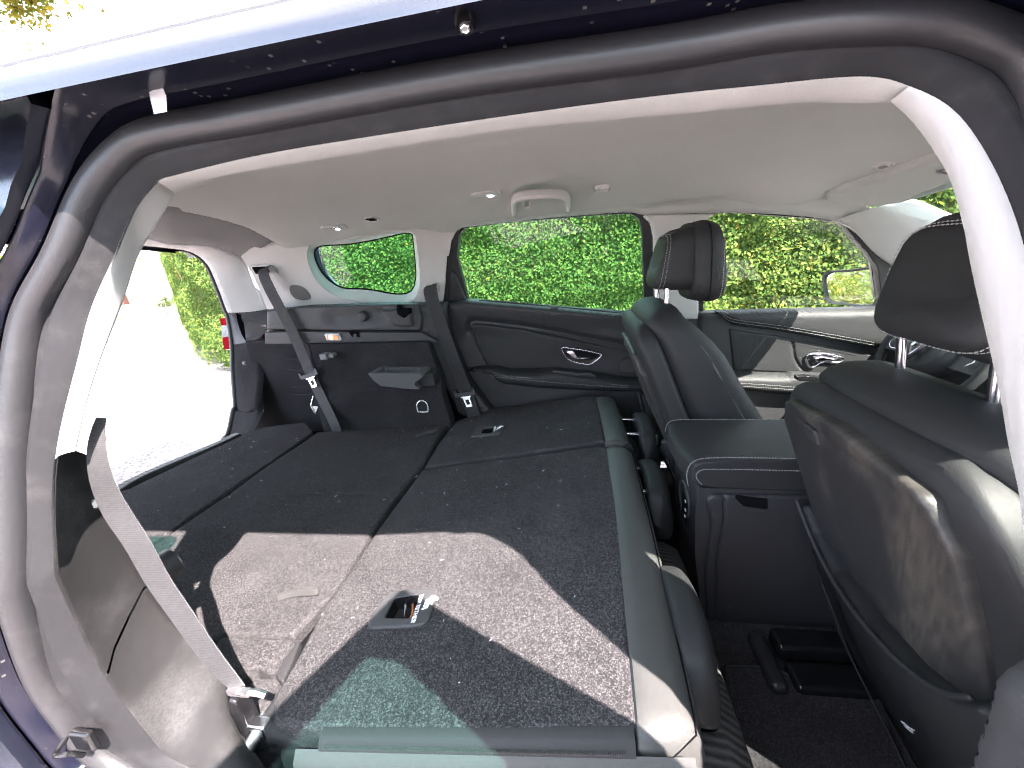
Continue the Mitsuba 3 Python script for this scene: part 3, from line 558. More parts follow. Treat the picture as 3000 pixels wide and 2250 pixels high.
# ---- the car: rear opening and boot sides ---------------------------------------------------------------------------
XO, XI = -1.72, -1.56
oe = [(-1.72, .363, 1.45), (-1.72, .462, 1.448), (-1.72, .563, 1.442), (-1.72, .65, 1.429), (-1.72, .692, 1.413), (-1.72, .726, 1.384), (-1.72, .745, 1.342), (-1.72, .755, 1.272), (-1.72, .762, 1.205), (-1.72, .769, 1.137)] + [(-1.72, .771, 1.134), (-1.72, .748, .982), (-1.72, .711, .871), (-1.72, .679, .759), (-1.72, .639, .626)] + [(-1.72, .644, .666), (-1.72, .601, .609), (-1.72, .534, .557)]
ie = [(-1.56, .242, 1.461), (-1.56, .341, 1.459), (-1.56, .428, 1.438), (-1.56, .519, 1.436), (-1.56, .629, 1.426), (-1.56, .706, 1.407), (-1.56, .753, 1.386), (-1.56, .79, 1.347), (-1.56, .824, 1.265), (-1.56, .842, 1.13)] + [(-1.56, .824, 1.043), (-1.56, .721, 1.001), (-1.56, .703, .943), (-1.56, .667, .836), (-1.56, .603, .7)] + [(-1.56, .602, .669), (-1.56, .554, .617), (-1.56, .492, .581)]
def keyed_open(K, m=10):
    p = np.asarray(K, float); d = np.r_[0, np.cumsum(np.linalg.norm(np.diff(p, axis=0), axis=1) ** .5)]
    u = np.concatenate([np.linspace(d[i], d[i + 1], m, endpoint=i == len(p) - 2)[:m + (i == len(p) - 2)] for i in range(len(p) - 1)])
    return CubicSpline(d, p)(u)
OE, IE = keyed_open(oe), keyed_open(ie)
def pil(a, b):
    A, B = OE[a * 10:b * 10 + 1], IE[a * 10:b * 10 + 1]
    return skin([A + [-.02, .02, .01], A, A * .8 + B * .2 + [0, -.006, -.003], A * .4 + B * .6 + [-.002, -.008, -.004], A * .08 + B * .92 + [0, -.003, 0], B + [.006, .003, .003], B + [.02, .03, .02]])
mir = np.array([1, -1, 1])
def both(key, m, mat, **k):
    add(key, m, mat, **k); m2 = m.copy(); m2.vertices = m2.vertices * mir; add(key, m2, mat, smooth=k.get('smooth', 35))
add('car__boot_pillar_trim', pil(0, 5), 'beige_plastic', smooth=True)
add('car__boot_pillar_trim', pil(5, 9), 'beige_plastic', smooth=True, label='pale beige trim of the far boot pillar')
add('car__boot_pillar_trim', pil(9, 11), 'plastic_grey', smooth=True, label='dark plastic section of the far boot pillar')
add('car__boot_pillar_trim', pil(11, 17), 'carpet_dark', smooth=True, label='black carpeted lower section of the far boot pillar')
add('car__boot_seal', tube(OE + [-.012, .006, .006], .012, 10), 'rubber', smooth=True)
# roof header between lining and boot opening, and curved boot corner
hd_top = np.array([(-1.052, -.038, 1.493), (-1.065, -.001, 1.493), (-1.113, .074, 1.491), (-1.122, .197, 1.482), (-1.135, .332, 1.463), (-1.189, .534, 1.416)])
hd_bot = np.vstack([IE[10:70:1]])
A = even(hd_top, 60); B = even(hd_bot, 60)
dn = np.linspace(0, 1, 60)[:, None]
add('car__roof_header_trim', skin([A + [.01, 0, .02], A + [-.004, 0, .004], A * .66 + B * .34 + [0, .0, .012], A * .33 + B * .67 + [0, 0, .010], B + [.006, 0, .002], B + [-.02, 0, .03]]), 'header', smooth=True, label='trim across the roof above the boot opening, shade put into its dark grey')
# near-side boot wall and pillar (mirror), closing the shell
add('car__boot_pillar_trim', (lambda m: trimesh.Trimesh(m.vertices * mir, m.faces[:, ::-1], process=False))(pil(5, 17)), 'plastic_grey', smooth=True)
nq = Polygon([(-1.60, .98), (-.78, .98), (-.76, 1.10), (-.70, 1.25), (-.60, 1.40), (-1.2, 1.40), (-1.45, 1.37), (-1.60, 1.30)])
add('car__quarter_trim', panel(nq.difference(smooth_poly(qrim)), lambda u, v, w: near(u, v, w), t=.004, r=0, res=.05, skirt=.01), 'beige_plastic', smooth=40)
add('car__boot_side_carpet', panel([(-1.62, .40), (-.70, .40), (-.70, .98), (-1.62, .98)], lambda u, v, w: S3(u, -.655 + w, v), t=.01, r=.005, res=.06, skirt=.02), 'carpet_dark')
# dark ledge, fascia, carpeted wall
ledge = [(-1.386, 1.144), (-1.371, 1.143), (-1.296, 1.144), (-1.192, 1.146), (-.97, 1.134)] + [(-1.025, 1.14), (-.672, 1.118), (-.661, 1.056), (-.676, 1.002), (-1.052, 1.026)] + [(-1.274, 1.044), (-1.413, 1.056)]
def trk(u, v, d): return -.010 * np.exp(-(np.abs(v - 1.083) / .030) ** 6) * np.clip((u + 1.12) / .05, 0, 1) * np.clip((-.80 - u) / .03, 0, 1)
lk = add('car__boot_ledge', panel(rnd(ledge, .004), side(.64), t=.014, r=.010, res=.02, skirt=.05, relief=trk), 'plastic_grey', smooth=40, label='dark plastic ledge under the far rear side window')
kb = np.array((-.93, .63, 1.082))
add(lk + '__knob', turned(kb + [0, .01, 0], kb + [0, -.02, 0], [(0, .022), (.012, .023), (.018, .02), (.022, .016), (.023, .001)], 28), 'plastic_grey', smooth=40)
cvp = [(-.841, 1.105), (-.709, 1.098), (-.705, 1.062), (-.701, 1.025), (-.75, 1.024), (-.784, 1.031), (-.808, 1.056)]
add(lk + '__hinge_cover', panel(rnd(cvp, .006), side(.625), t=.014, r=.010, res=.012), 'plastic_grey', smooth=40)
add(lk + '__hinge_socket', panel(rnd([(-.755, 1.12), (-.741, 1.119), (-.737, 1.103), (-.7, 1.103), (-.7, 1.084), (-.734, 1.064), (-.759, 1.082)], .003), side(.607), t=.006, r=.004, res=.012), 'black', smooth=40)
fas = [(-1.416, 1.047), (-1.26, 1.043)] + [(-1.04, 1.025), (-.67, .998), (-.59, .946), (-1.053, .971)] + [(-1.071, .972), (-1.378, .987), (-1.433, .992)]
fk = add('car__boot_fascia', panel(rnd(fas, .003), side(.625), t=.010, r=.006, res=.025, skirt=.05), 'plastic_grey', smooth=40)
lampp = [(-1.119, 1.02), (-1.111, 1.023), (-1.048, 1.019), (-1.041, .991), (-1.049, .986), (-1.114, .991)]
ck = add(fk + '__boot_lamp', panel(rnd(lampp, .003), side(.613), t=.006, r=.004, res=.01), 'white', smooth=40, label='lit orange boot lamp')
lampq = [(-1.105, 1.015), (-1.055, 1.013), (-1.05, .992), (-1.107, .995)]
lm = panel(rnd(lampq, .003), side(.606), t=.003, r=.003, res=.01, skirt=0)
if lm.face_normals[:, 1].mean() > 0: lm.invert()
add(fk + '__boot_lamp_lens', lm, 'amber', smooth=False, emitter={'type': 'area', 'radiance': {'type': 'rgb', 'value': [.018, .0075, .003]}}, label='glowing orange lens of the boot lamp')
lb = Point(*[(-1.085, 1.006)][0]).buffer(.011)
lm = panel(lb, side(.602), t=.004, r=.004, res=.005, skirt=0)
if lm.face_normals[:, 1].mean() > 0: lm.invert()
add(fk + '__boot_lamp_bulb', lm, 'white', smooth=False, emitter={'type': 'area', 'radiance': {'type': 'rgb', 'value': [.07, .045, .018]}})
notch = [(-1.004, 1.027), (-.951, 1.023), (-.956, .994), (-.968, .997), (-.969, 1.011), (-.979, 1.013), (-.987, 1.005), (-.985, .996), (-.992, 1)]
add(fk + '__hook_slot', panel(rnd(notch, .001), side(.613), t=.0005, r=0, res=.03, skirt=0), 'black')
def wall(u, v, w):
    k = np.clip((u + 1.30) / .13, 0, 1); k = k * k * (3 - 2 * k)
    b = .025 * np.exp(-((v - .86) / .05) ** 2)
    return S3(u, .70 - .13 * k + .03 * np.clip((v - .72) / .25, 0, 1) * k - w, v)
def bulge(u, v, d): return .03 * np.clip((.80 - v) / .06, 0, 1) ** 1.5 * np.clip((u + 1.30) / .15, 0, 1)
add('car__boot_side_carpet', panel([(-1.74, .40), (-.57, .40), (-.57, .62), (-.60, .80), (-.64, .96), (-1.60, 1.0), (-1.61, .64), (-1.74, .54)], wall, t=.008, r=.005, res=.025, skirt=.05, relief=bulge), 'carpet_dark', smooth=True, label='black carpeted far wall of the boot')
for z_, x0, x1 in ((.905, -1.40, -1.24), (.85, -1.40, -1.26), (.765, -1.41, -1.28), (.725, -1.41, -1.28)):
    add('car__boot_side_carpet__net_cord', tube(spline([(x0, .685, z_), ((x0 + x1) / 2, .675, z_ - .004), (x1, .66, z_ + .006)], 14), .0018, 5), 'strap')
# cup-holder tray
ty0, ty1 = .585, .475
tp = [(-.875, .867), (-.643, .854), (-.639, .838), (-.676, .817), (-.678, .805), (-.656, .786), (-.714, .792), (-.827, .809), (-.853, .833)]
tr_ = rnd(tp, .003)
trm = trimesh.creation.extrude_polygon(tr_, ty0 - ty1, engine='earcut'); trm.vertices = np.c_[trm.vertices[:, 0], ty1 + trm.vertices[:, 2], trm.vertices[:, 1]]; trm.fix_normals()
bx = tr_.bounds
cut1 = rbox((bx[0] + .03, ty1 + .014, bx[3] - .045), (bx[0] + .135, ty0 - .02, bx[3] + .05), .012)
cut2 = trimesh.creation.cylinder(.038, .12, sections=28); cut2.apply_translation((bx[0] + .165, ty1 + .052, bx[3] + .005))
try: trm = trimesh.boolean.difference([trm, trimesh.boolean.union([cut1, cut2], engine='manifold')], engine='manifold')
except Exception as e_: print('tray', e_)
add('car__cup_holder', trm, 'plastic_doorlit', smooth=30, label='plastic cup holder tray on the far boot wall, door light put into its lighter grey')
pd = np.array((-.622, .48, .817)); add('car__cup_holder__socket', [rbox(pd - [.045, -.02, .03], pd + [.02, .08, .028], .008)], 'plastic', smooth=40)
# tie-down ring, hook, catches
rc = np.array((-.684, .53, .688))
add('car__tie_down_ring', [tube(spline([rc + [x, 0, z] for x, z in ((-.024, -.022), (-.026, .0), (-.018, .022), (0, .030), (.018, .022), (.024, .0), (.022, -.022))], 30), .003, 8), tube([rc + [-.024, .003, -.022], rc + [0, .003, -.0235], rc + [.022, .003, -.022]], .004, 8)], 'steel', smooth=True, label='metal tie-down ring on the boot wall')
hk = np.array((-1.087, .56, .934)); add('car__bag_hook', [rbox(hk + [-.025, -.03, -.013], hk + [.008, .01, .013], .004), rbox(hk + [.008, -.02, -.008], hk + [.034, .01, .010], .005)], 'grey_plastic', smooth=40)
mh = [(-1.215, .57, .748), (-1.228, .57, .726), (-1.238, .57, .7), (-1.229, .57, .661), (-1.208, .57, .695)]
add('car__belt_anchor', [tube(spline(np.array(mh[:4]), 20), .004, 8), hull(np.array(mh[2:]), np.array(mh[2:]) + [0, .004, 0])], 'steel', smooth=40)
cl = np.array((-1.6, .655, .902)); add('car__boot_clip', turned(cl, cl + [.01, -.014, 0], [(0, .010), (.004, .0105), (.009, .007), (.011, .001)], 20), 'grey_plastic', smooth=40)
slotp = [(-1.64, .741, 1.137), (-1.64, .771, 1.124), (-1.64, .761, 1.114), (-1.64, .772, 1.085), (-1.64, .768, 1.063), (-1.64, .752, .991), (-1.64, .737, 1.034), (-1.64, .735, 1.088)]
sp_ = np.array(slotp); sv = even(np.vstack([sp_, sp_[:1]]), 40); sv = sv + [.012, -.022, 0]
add('car__boot_pillar_trim__slot', trimesh.Trimesh(np.vstack([sv, sv.mean(0)]), [[i, (i + 1) % 40, 40] for i in range(40)], process=False), 'black', smooth=False)
# C-pillar lower trim behind the folded seat
cp = [(-.688, 1.116), (-.554, 1.112), (-.559, .992), (-.505, .772), (-.407, .605), (-.489, .554), (-.57, .611), (-.581, .664), (-.678, .937), (-.687, 1)]
add('car__pillar_lower_trim', panel(rnd(cp, .006), side(.66), t=.022, r=.018, res=.025, skirt=.06), 'plastic', smooth=40)
# far tail lamp outside the boot opening
ta = np.array([(-1.8, .794, 1.109), (-1.8, .85, 1.1), (-1.8, .844, 1.064), (-1.8, .791, 1.074), (-1.8, .791, 1.072), (-1.8, .844, 1.063), (-1.8, .829, 1.005), (-1.8, .774, 1.016), (-1.8, .775, 1.015), (-1.8, .83, 1.003), (-1.8, .816, .941), (-1.8, .763, .953)])
for a, mt in ((ta[:4], 'red_lamp'), (ta[4:8], 'white'), (ta[8:], 'red_lamp')):
    add('car__tail_lamp', hull(a, a + [.10, .06, 0], a.mean(0) + [-.015, .01, 0]), mt, smooth=30)

# boot floor edge, sill
le = np.array([(-1.574, .486, .6), (-1.593, .368, .6), (-1.627, .25, .6), (-1.657, .145, .6), (-1.658, .03, .6), (-1.629, -.092, .6)])
le = np.vstack([le, [[-1.70, -.20, .6], [-1.68, -.45, .6], [-1.62, -.60, .6]]])
LE = spline(le, 60)
tl = np.gradient(LE, axis=0); tl /= np.linalg.norm(tl, axis=1, keepdims=True); nl = np.stack([-tl[:, 1], tl[:, 0], tl[:, 0] * 0], -1); nl *= np.sign((nl[:, 0]).mean()) * -1
add('car__boot_sill', skin([LE - nl * .006 + [0, 0, -.03], LE - nl * .004 + [0, 0, .004], LE + [0, 0, .009], LE + nl * .03 + [0, 0, .010], LE + nl * .05 + [0, 0, .002], LE + nl * .09 + [0, 0, -.05], LE + nl * .11 + [0, 0, -.3]]), 'plastic_grey', smooth=50, label='dark ribbed plastic sill of the boot opening')
ribs = [tube([LE[i] + nl[i] * .006 + [0, 0, .010], LE[i] + nl[i] * .018 + [0, 0, .0112], LE[i] + nl[i] * .03 + [0, 0, .0105]], .0012, 4) for i in range(2, 58)]
add('car__boot_sill__rib', ribs, 'plastic_grey', kind='stuff')

# ---- the car: far rear door -----------------------------------------------------------------------------------------
rd = [(-.56, 1.106), (-.459, 1.111), (-.348, 1.093), (-.091, 1.05), (.222, .994)] + [(.275, 1.005), (.275, .45), (-.30, .45)] + [(-.427, .597), (-.485, .7), (-.533, .788), (-.573, .925), (-.576, 1.019)]
gl = [(-.481, .975), (-.477, .999), (-.466, 1.015), (-.441, 1.019), (-.408, 1.014), (-.244, .981), (-.05, .931), (.11, .888), (.208, .862)] + [(.28, .90)]
rdk = add('car__rear_door', panel(rnd(rd, .004), far, t=.042, r=.026, res=.025, skirt=.03, lines=[(gl, .013, .012)]), 'plastic', smooth=40, label='dark trim panel of the far rear door')
ins = [(-.47, .989), (-.462, 1.004), (-.449, 1.008), (-.415, 1.005), (-.244, .97), (-.05, .916), (.109, .871), (.207, .843)] + [(.27, .86), (.27, .72)] + [(.17, .726), (.041, .755), (-.124, .783), (-.324, .788), (-.365, .799), (-.419, .806), (-.458, .907)]
add(rdk + '__insert', panel(rnd(ins, .004), lambda u, v, w: far(u, v, w + .036), t=.016, r=.014, res=.025, skirt=.02, relief=lambda u, v, d: -.010 * np.exp(-(((u - .05) / .14) ** 2 + ((v - .83) / .05) ** 2))), 'leather', smooth=40)
arm = [(-.509, .812), (-.408, .818), (-.357, .815), (-.317, .8), (-.189, .788), (-.122, .796), (.04, .766), (.183, .733)] + [(.27, .715), (.275, .665)] + [(.166, .67), (.037, .679), (-.195, .703), (-.345, .728), (-.381, .748), (-.402, .777), (-.506, .797)]
add(rdk + '__armrest', panel(rnd(arm, .006), lambda u, v, w: far(u, v, w + .03), t=.07, r=.03, res=.02, skirt=.03), 'leather', smooth=40)
for zz_ in ((372, 968, 1022, 1076, 1106), (395, 994, 1050, 1102, 1132)):
    pass
s1 = [(-.4, .641, .786), (-.289, .641, .772), (-.19, .641, .757), (-.059, .641, .739), (.038, .641, .727), (.19, .641, .71)]; s2 = [(-.392, .64, .777), (-.29, .64, .763), (-.19, .64, .748), (-.059, .64, .73), (.038, .64, .718), (.189, .64, .701)]
add(rdk + '__stitching', [stitches(spline(s_, 60), r=.0009) for s_ in (s1, s2)], 'thread', kind='stuff')
hbz = spline([(-.082, .685, .876), (-.039, .685, .872), (.025, .685, .858), (.072, .685, .843), (.083, .685, .838), (.075, .685, .826), (.039, .685, .801), (.01, .685, .801), (-.055, .685, .824), (-.075, .685, .852)], 90, True)
add(rdk + '__handle', tube(hbz, .0028, 8, True), 'chrome', smooth=True, label='chrome-rimmed inner handle of the far rear door')
hb2 = Polygon(hbz[:, [0, 2]])
add(rdk + '__handle_recess', panel(hb2, lambda u, v, w: far(u, v, w + .050), t=-.0, r=0, res=.02, skirt=0, relief=lambda u, v, d: .001 - np.minimum(d, .012) * .2), 'gloss_black', smooth=True)
hl = [(-.067, .863), (-.033, .862), (-.018, .832), (.049, .822), (-.022, .825), (-.048, .836)]
add(rdk + '__handle_lever', panel(rnd(hl, .0008), lambda u, v, w: far(u, v, w + .054), t=.006, r=.002, res=.008), 'chrome', smooth=40)
spc = np.array([(.189, .78)][0])
add(rdk + '__speaker', panel(Point(*spc).buffer(.040), lambda u, v, w: far(u, v, w + .048), t=.006, r=.004, res=.01, lines=[(Point(*spc).buffer(.034).exterior.coords, .002, .004)]), 'plastic', smooth=40)
swp = [(-.127, .791), (.051, .762), (.059, .746), (-.125, .769)]
add(rdk + '__switch_panel', panel(rnd(swp, .003), lambda u, v, w: far(u, v, w + .083), t=.006, r=.004, res=.012), 'plastic', smooth=40)
sw2 = np.array((.004, .64, .77)); add(rdk + '__switch', rbox(sw2 - [.035, .006, .005], sw2 + [.035, .012, .004], .003), 'plastic_grey', smooth=40)
sil = [(-.42, .691, 1.099), (-.301, .695, 1.083), (-.108, .703, 1.048), (.051, .71, 1.021), (.204, .717, .992)]; add(rdk + '__window_seal', tube(spline(np.array(sil) + [0, .004, .004], 40), .004, 6), 'rubber', smooth=True)
bt = np.array((-.102, .696, 1.047)); add(rdk + '__blind_hook', rbox(bt - [.014, .008, .008], bt + [.014, .006, .008], .002), 'plastic', smooth=40)

# ---- the car: far front door ----------------------------------------------------------------------------------------
fd = [(.494, .30)] + [(.473, .984), (.537, .983), (.734, .973), (1.088, .954)] + [(1.62, .965), (1.62, .30)]
fdk = add('car__front_door', panel(rnd(fd, .004), far, t=.026, r=.018, res=.03, skirt=.03), 'plastic', smooth=40, label='dark trim panel of the far front door, partly in sun')
up = [(.526, .986), (.721, .976), (1.069, .957)] + [(1.55, .962), (1.55, .83)] + [(1.109, .8), (.922, .85), (.753, .893), (.651, .912), (.605, .922), (.572, .947), (.549, .971)]
add(fdk + '__upper_pad', panel(rnd(up, .004), lambda u, v, w: far(u, v, w + .018), t=.045, r=.03, res=.02, skirt=.03), 'leather', smooth=40)
s1 = [(.535, .669, .986), (.57, .677, .954), (.603, .678, .94), (.724, .678, .914), (.913, .678, .868), (1.099, .678, .818)]; add(fdk + '__stitching', [stitches(spline(s1, 60)), stitches(spline(np.array(s1) + [0, 0, .010], 60))], 'thread', kind='stuff')
md = [(.588, .912), (.658, .895), (.761, .874), (1.122, .773)] + [(1.50, .82), (1.50, .70)] + [(1.114, .678), (.827, .711), (.616, .733)]
add(fdk + '__insert', panel(rnd(md, .006), lambda u, v, w: far(u, v, w + .02), t=.012, r=.010, res=.025, lines=[([(.829, .834), (.842, .776), (.864, .736), (.889, .716)], .006, .006)]), 'leather', smooth=40)
fa = [(.557, .735), (.604, .731), (.811, .716), (.827, .723), (1.037, .699)] + [(1.45, .69), (1.45, .60)] + [(.995, .608), (.803, .625), (.651, .647), (.561, .663)]
add(fdk + '__armrest', panel(rnd(fa, .006), lambda u, v, w: far(u, v, w + .02), t=.06, r=.03, res=.022), 'leather', smooth=40)
s2 = [(.603, .66, .696), (.731, .66, .681), (.845, .66, .666)]; add(fdk + '__stitching', [stitches(spline(s2, 30)), stitches(spline(np.array(s2) - [0, 0, .012], 30))], 'thread', kind='stuff')
hz = spline([(.883, .7, .783), (.912, .7, .789), (.967, .7, .783), (1.014, .7, .76), (.993, .7, .75), (.938, .7, .753), (.912, .7, .735), (.898, .7, .742)], 60, True)
add(fdk + '__handle', [tube(hz, .004, 8, True)], 'chrome', smooth=True, label='chrome inner handle of the far front door')
add(fdk + '__handle_lever', panel(rnd([(.902, .778), (.932, .783), (1.005, .764), (.979, .756), (.913, .756)], .003), lambda u, v, w: far(u, v, w + .034), t=.016, r=.008, res=.01), 'chrome', smooth=40)
add(fdk + '__switch_panel', panel(rnd([(.828, .714), (.851, .715), (1.033, .69), (1.034, .68), (.845, .693)], .003), lambda u, v, w: far(u, v, w + .077), t=.004, r=.003, res=.012), 'gloss_black', smooth=40)
# wing mirror outside the far front window
mo = np.array([(1.139, 1.147, 1.043), (1.148, 1.13, 1.065), (1.162, 1.093, 1.072), (1.194, 1.008, 1.079), (1.226, .921, 1.081), (1.227, .892, 1.007), (1.222, .883, .933), (1.211, .908, .921), (1.191, .964, .919), (1.162, 1.045, .923), (1.146, 1.089, .927), (1.14, 1.119, .967)]); mo = spline(mo, 80, True)
mc = mo.mean(0); mn = np.array([.935, .34, -.11])
mk = add('car__wing_mirror', loft([mo, mc + (mo - mc) * 1.02 + mn * .03, mc + (mo - mc) * .97 + mn * .07, mc + (mo - mc) * .8 + mn * .10, mc + (mo - mc) * .4 + mn * .12]), 'plastic_grey', smooth=50, label='black wing mirror outside the far front window')
add(mk + '__arm', hull(np.array([[1.25, .84, .93], [1.33, .84, .93], [1.25, .84, 1.0], [1.33, .84, 1.0]]), np.array([[1.24, .96, .93], [1.33, .96, .93], [1.24, .96, 1.0], [1.33, .96, 1.0]])), 'plastic_grey')
mg = mc + (mo - mc) * .85 - mn * .004; cc = mg.mean(0)
add(mk + '__glass', trimesh.Trimesh(np.vstack([mg, cc]), [[i, (i + 1) % 80, 80] for i in range(80)], process=False), 'mirror', smooth=False)
add(mk + '__bezel', loft([mo, mc + (mo - mc) * .97 - mn * .012, mc + (mo - mc) * .90 - mn * .010, mg - mn * .001, mg + mn * .004], False), 'plastic', smooth=50)

# ---- dashboard and steering wheel -----------------------------------------------------------------------------------
dash = [S3(x, np.linspace(-.70, .70, 24), z + .0 * np.linspace(-1, 1, 24)) for x, z in spline([(1.28, .50), (1.20, .62), (1.14, .74), (1.15, .83), (1.20, .885), (1.35, .93), (1.6, .96), (1.92, .965)], 24)]
add('car__dashboard', skin(dash), 'plastic', smooth=True)
add('car__dashboard__binnacle', loft([S3(1.17 + .05 * k, .385 + ring(.16 - .02 * k, .05, 3, 30)[0], .90 + .02 * k + ring(.16, .055 - .006 * k, 3, 30)[1]) for k in (0, 1, 2, 3)]), 'plastic', smooth=True)
wc, wn = np.array((1.045, .385, .878)), np.array([-.90, 0, .44]); wu = np.array([0, 1., 0]); wv = np.cross(wn, wu); wv /= np.linalg.norm(wv)
wc = wc + [.03, 0, -.015]
gg = np.linspace(0, 2 * np.pi, 60, endpoint=False)
rimp = np.array([wc + .185 * (math.cos(a) * wu + math.sin(a) * wv) for a in gg])
wk = add('car__steering_wheel', tube(rimp, .0145, 12, True), 'leather', smooth=True, label='dark steering wheel of the car')
hubp = [[wc + wn * d + r * (math.cos(a) * wu * 1.15 + math.sin(a) * wv) for a in gg] for d, r in ((-.03, .075), (.0, .08), (.022, .072), (.032, .055), (.036, .002))]
add(wk + '__hub', loft(hubp), 'plastic', smooth=40)
for a, wd in ((0, .03), (math.pi, .03), (math.pi * 1.5, .03)):
    d = math.cos(a) * wu + math.sin(a) * wv; e = np.cross(wn, d)
    add(wk + '__spoke', hull(*[np.array([wc + d * r + e * q + wn * h]) for r in (.06, .18) for q in (-wd, wd) for h in (-.012, .006)]), 'plastic', smooth=30)
    if a != math.pi * 1.5: add(wk + '__spoke_trim', tube(spline([wc + d * r + e * q + wn * .014 for r, q in ((.105, .020), (.140, .022), (.156, .006), (.140, -.014))], 16), .0022, 6), 'chrome', smooth=True)
dm = [wc + wn * .045 + a * wu + b * wv for a, b in ((0, .046), (.024, .0), (0, -.046), (-.024, 0))]
dmi = [wc + wn * .045 + a * wu + b * wv for a, b in ((0, .022), (.0115, .0), (0, -.022), (-.0115, 0))]
dmf = [q + wn * .006 for q in dm]; dif = [q + wn * .008 for q in dmi]
add(wk + '__emblem', skin([dm, dmf, np.array(dmf) * .5 + np.array(dif) * .5 + wn * .003, dif, dmi], True), 'chrome', smooth=False)
add('car__dashboard__stalk', tube(spline([wc + [.08, .05, .02], wc + [.06, .14, .03], wc + [.06, .21, .04]], 12), .008, 8), 'plastic')

# ---- front seats ----------------------------------------------------------------------------------------------------
def interp(z, t): return np.interp(z, [a for a, b in t], [b for a, b in t])
FD = [(.36, .22), (.5, .28), (.65, .315), (.75, .30), (.85, .27), (.95, .25), (1.0, .225), (1.06, .175), (1.09, .13)]
WD = [(.36, .23), (.6, .25), (.75, .256), (.9, .247), (1.0, .228), (1.04, .212), (1.06, .195), (1.078, .165), (1.09, .11), (1.094, .05)]
def R(z): return .35 * (1.05 - z)
def cross(x0, yc, z, d0, d1, W, n=3.2, m=64, bol=0., zt=0.):
    a, b = ring(1., 1., n, m)                                # a along x, b along y
    x = x0 + R(z) + d0 + (d1 - d0) * (a + 1) / 2
    x = x + bol * np.where(a > 0, (np.abs(b) ** 4 - .35) * np.clip(a * 1.6, 0, 1), 0)
    return S3(x, yc + b * W, z + zt * (a + 1) / 2)
def front_seat(key, label, x0, yc, hz, low):
    dz = lambda z: low * np.clip((z - .80) / .20, 0, 1)        # a lower-set backrest top
    k = thing(key, label, 'car seat', 'front seats')
    zs = [.36, .42, .5, .58, .66, .74, .82, .88, .94, .98, 1.02, 1.045, 1.062, 1.075, 1.083, 1.087]
    S = []
    for z in zs:
        zc = min(z, 1.05); sh = interp(z, [(1.04, 0), (1.062, .012), (1.075, .026), (1.083, .045), (1.087, .075)])
        S.append(cross(x0, yc, zc, .045 + sh, interp(zc, FD) - sh * .7, interp(z, WD) - .0, 3.4, 72, .045 * min(1, (1.1 - z) / .15)) + [0, 0, z - zc - dz(z)] + [.35 * dz(z), 0, 0])
    add(k + '__backrest', loft(S), 'leather', smooth=60)
    S = []
    for z in [.36, .5, .62, .74, .84, .92, .97, 1.0, 1.02, 1.034, 1.042, 1.046]:
        sh = interp(z, [(.97, 0), (1.0, .006), (1.02, .014), (1.034, .026), (1.042, .040), (1.046, .052)])
        S.append(cross(x0, yc, z, sh * .9 - .0, .085 - sh * .2, interp(z, WD) + .002 - sh * 1.3, 4.2, 64) + [.35 * dz(z), 0, -dz(z)])
    add(k + '__backrest_rim', loft(S), 'leather', smooth=60)
    pp = rnd([(yc - .205, .58), (yc + .205, .58), (yc + .205, .90), (yc + .17, .955), (yc, .972), (yc - .17, .955), (yc - .205, .90)], .02)
    bp_ = add(k + '__back_panel', panel(pp, back(x0), t=.014, r=.010, res=.02, skirt=.05, lines=[([(yc - .12, .93), (yc + .12, .93)], .010, .005)]), 'scuffed', smooth=40, label='scuffed hard plastic panel on the back of the seat')
    add(bp_ + '__clip', panel(rnd([(yc + .06, .905), (yc + .10, .905), (yc + .098, .935), (yc + .062, .935)], .004), lambda u, v, w: back(x0)(u, v, w + .012), t=.006, r=.004, res=.01), 'plastic', smooth=40)
    fl_ = rnd([(yc - .225, .705), (yc - .17, .645), (yc - .10, .610), (yc, .597), (yc + .10, .610), (yc + .17, .645), (yc + .225, .70), (yc + .24, .5), (yc + .22, .20), (yc - .22, .20), (yc - .24, .5)], .012)
    pk = add(k + '__pocket', panel(fl_, back(x0), t=.030, r=.012, res=.025, skirt=.05, relief=lambda u, v, d: .025 * np.clip((v - .42) / .2, 0, 1) * np.clip(1 - ((u - yc) / .21) ** 2, 0, 1)), 'leather', smooth=50, label='leather map pocket low on the back of the seat')
    ed = [(yc - .215, .70), (yc - .17, .648), (yc - .10, .613), (yc, .600), (yc + .10, .613), (yc + .17, .648), (yc + .215, .695)]
    q = spline(ed, 40); wv_ = .034 + .023 * np.clip(1 - ((q[:, 0] - yc) / .21) ** 2, 0, 1)
    add(pk + '__hem', tube(back(x0)(q[:, 0], q[:, 1], wv_), .0045, 8), 'leather', smooth=True)
    add(pk + '__stitching', stitches(back(x0)(np.full(20, yc - .215), np.linspace(.62, .30, 20), .031), .008, .005), 'thread', kind='stuff')
    # seams
    for sgn in (-1, 1):
        zz_ = np.linspace(.60, .98, 30)
        xs_ = np.array([x0 + R(z) + interp(z, FD) * .72 for z in zz_]); ys_ = np.array([yc + sgn * (interp(z, WD) * .985 + .001) for z in zz_])
        add(k + '__seam', tube(S3(xs_, ys_, zz_), .0012, 5), 'black')
        add(k + '__stitching', stitches(S3(xs_ + .008, ys_ + sgn * .0008, zz_)), 'thread', kind='stuff')
    q = [(yc - .19, 1.048, .10), (yc - .10, 1.079, .095), (yc, 1.085, .09), (yc + .10, 1.079, .095), (yc + .19, 1.048, .10)]
    # cushion and base
    c0 = x0 + .30
    S = []
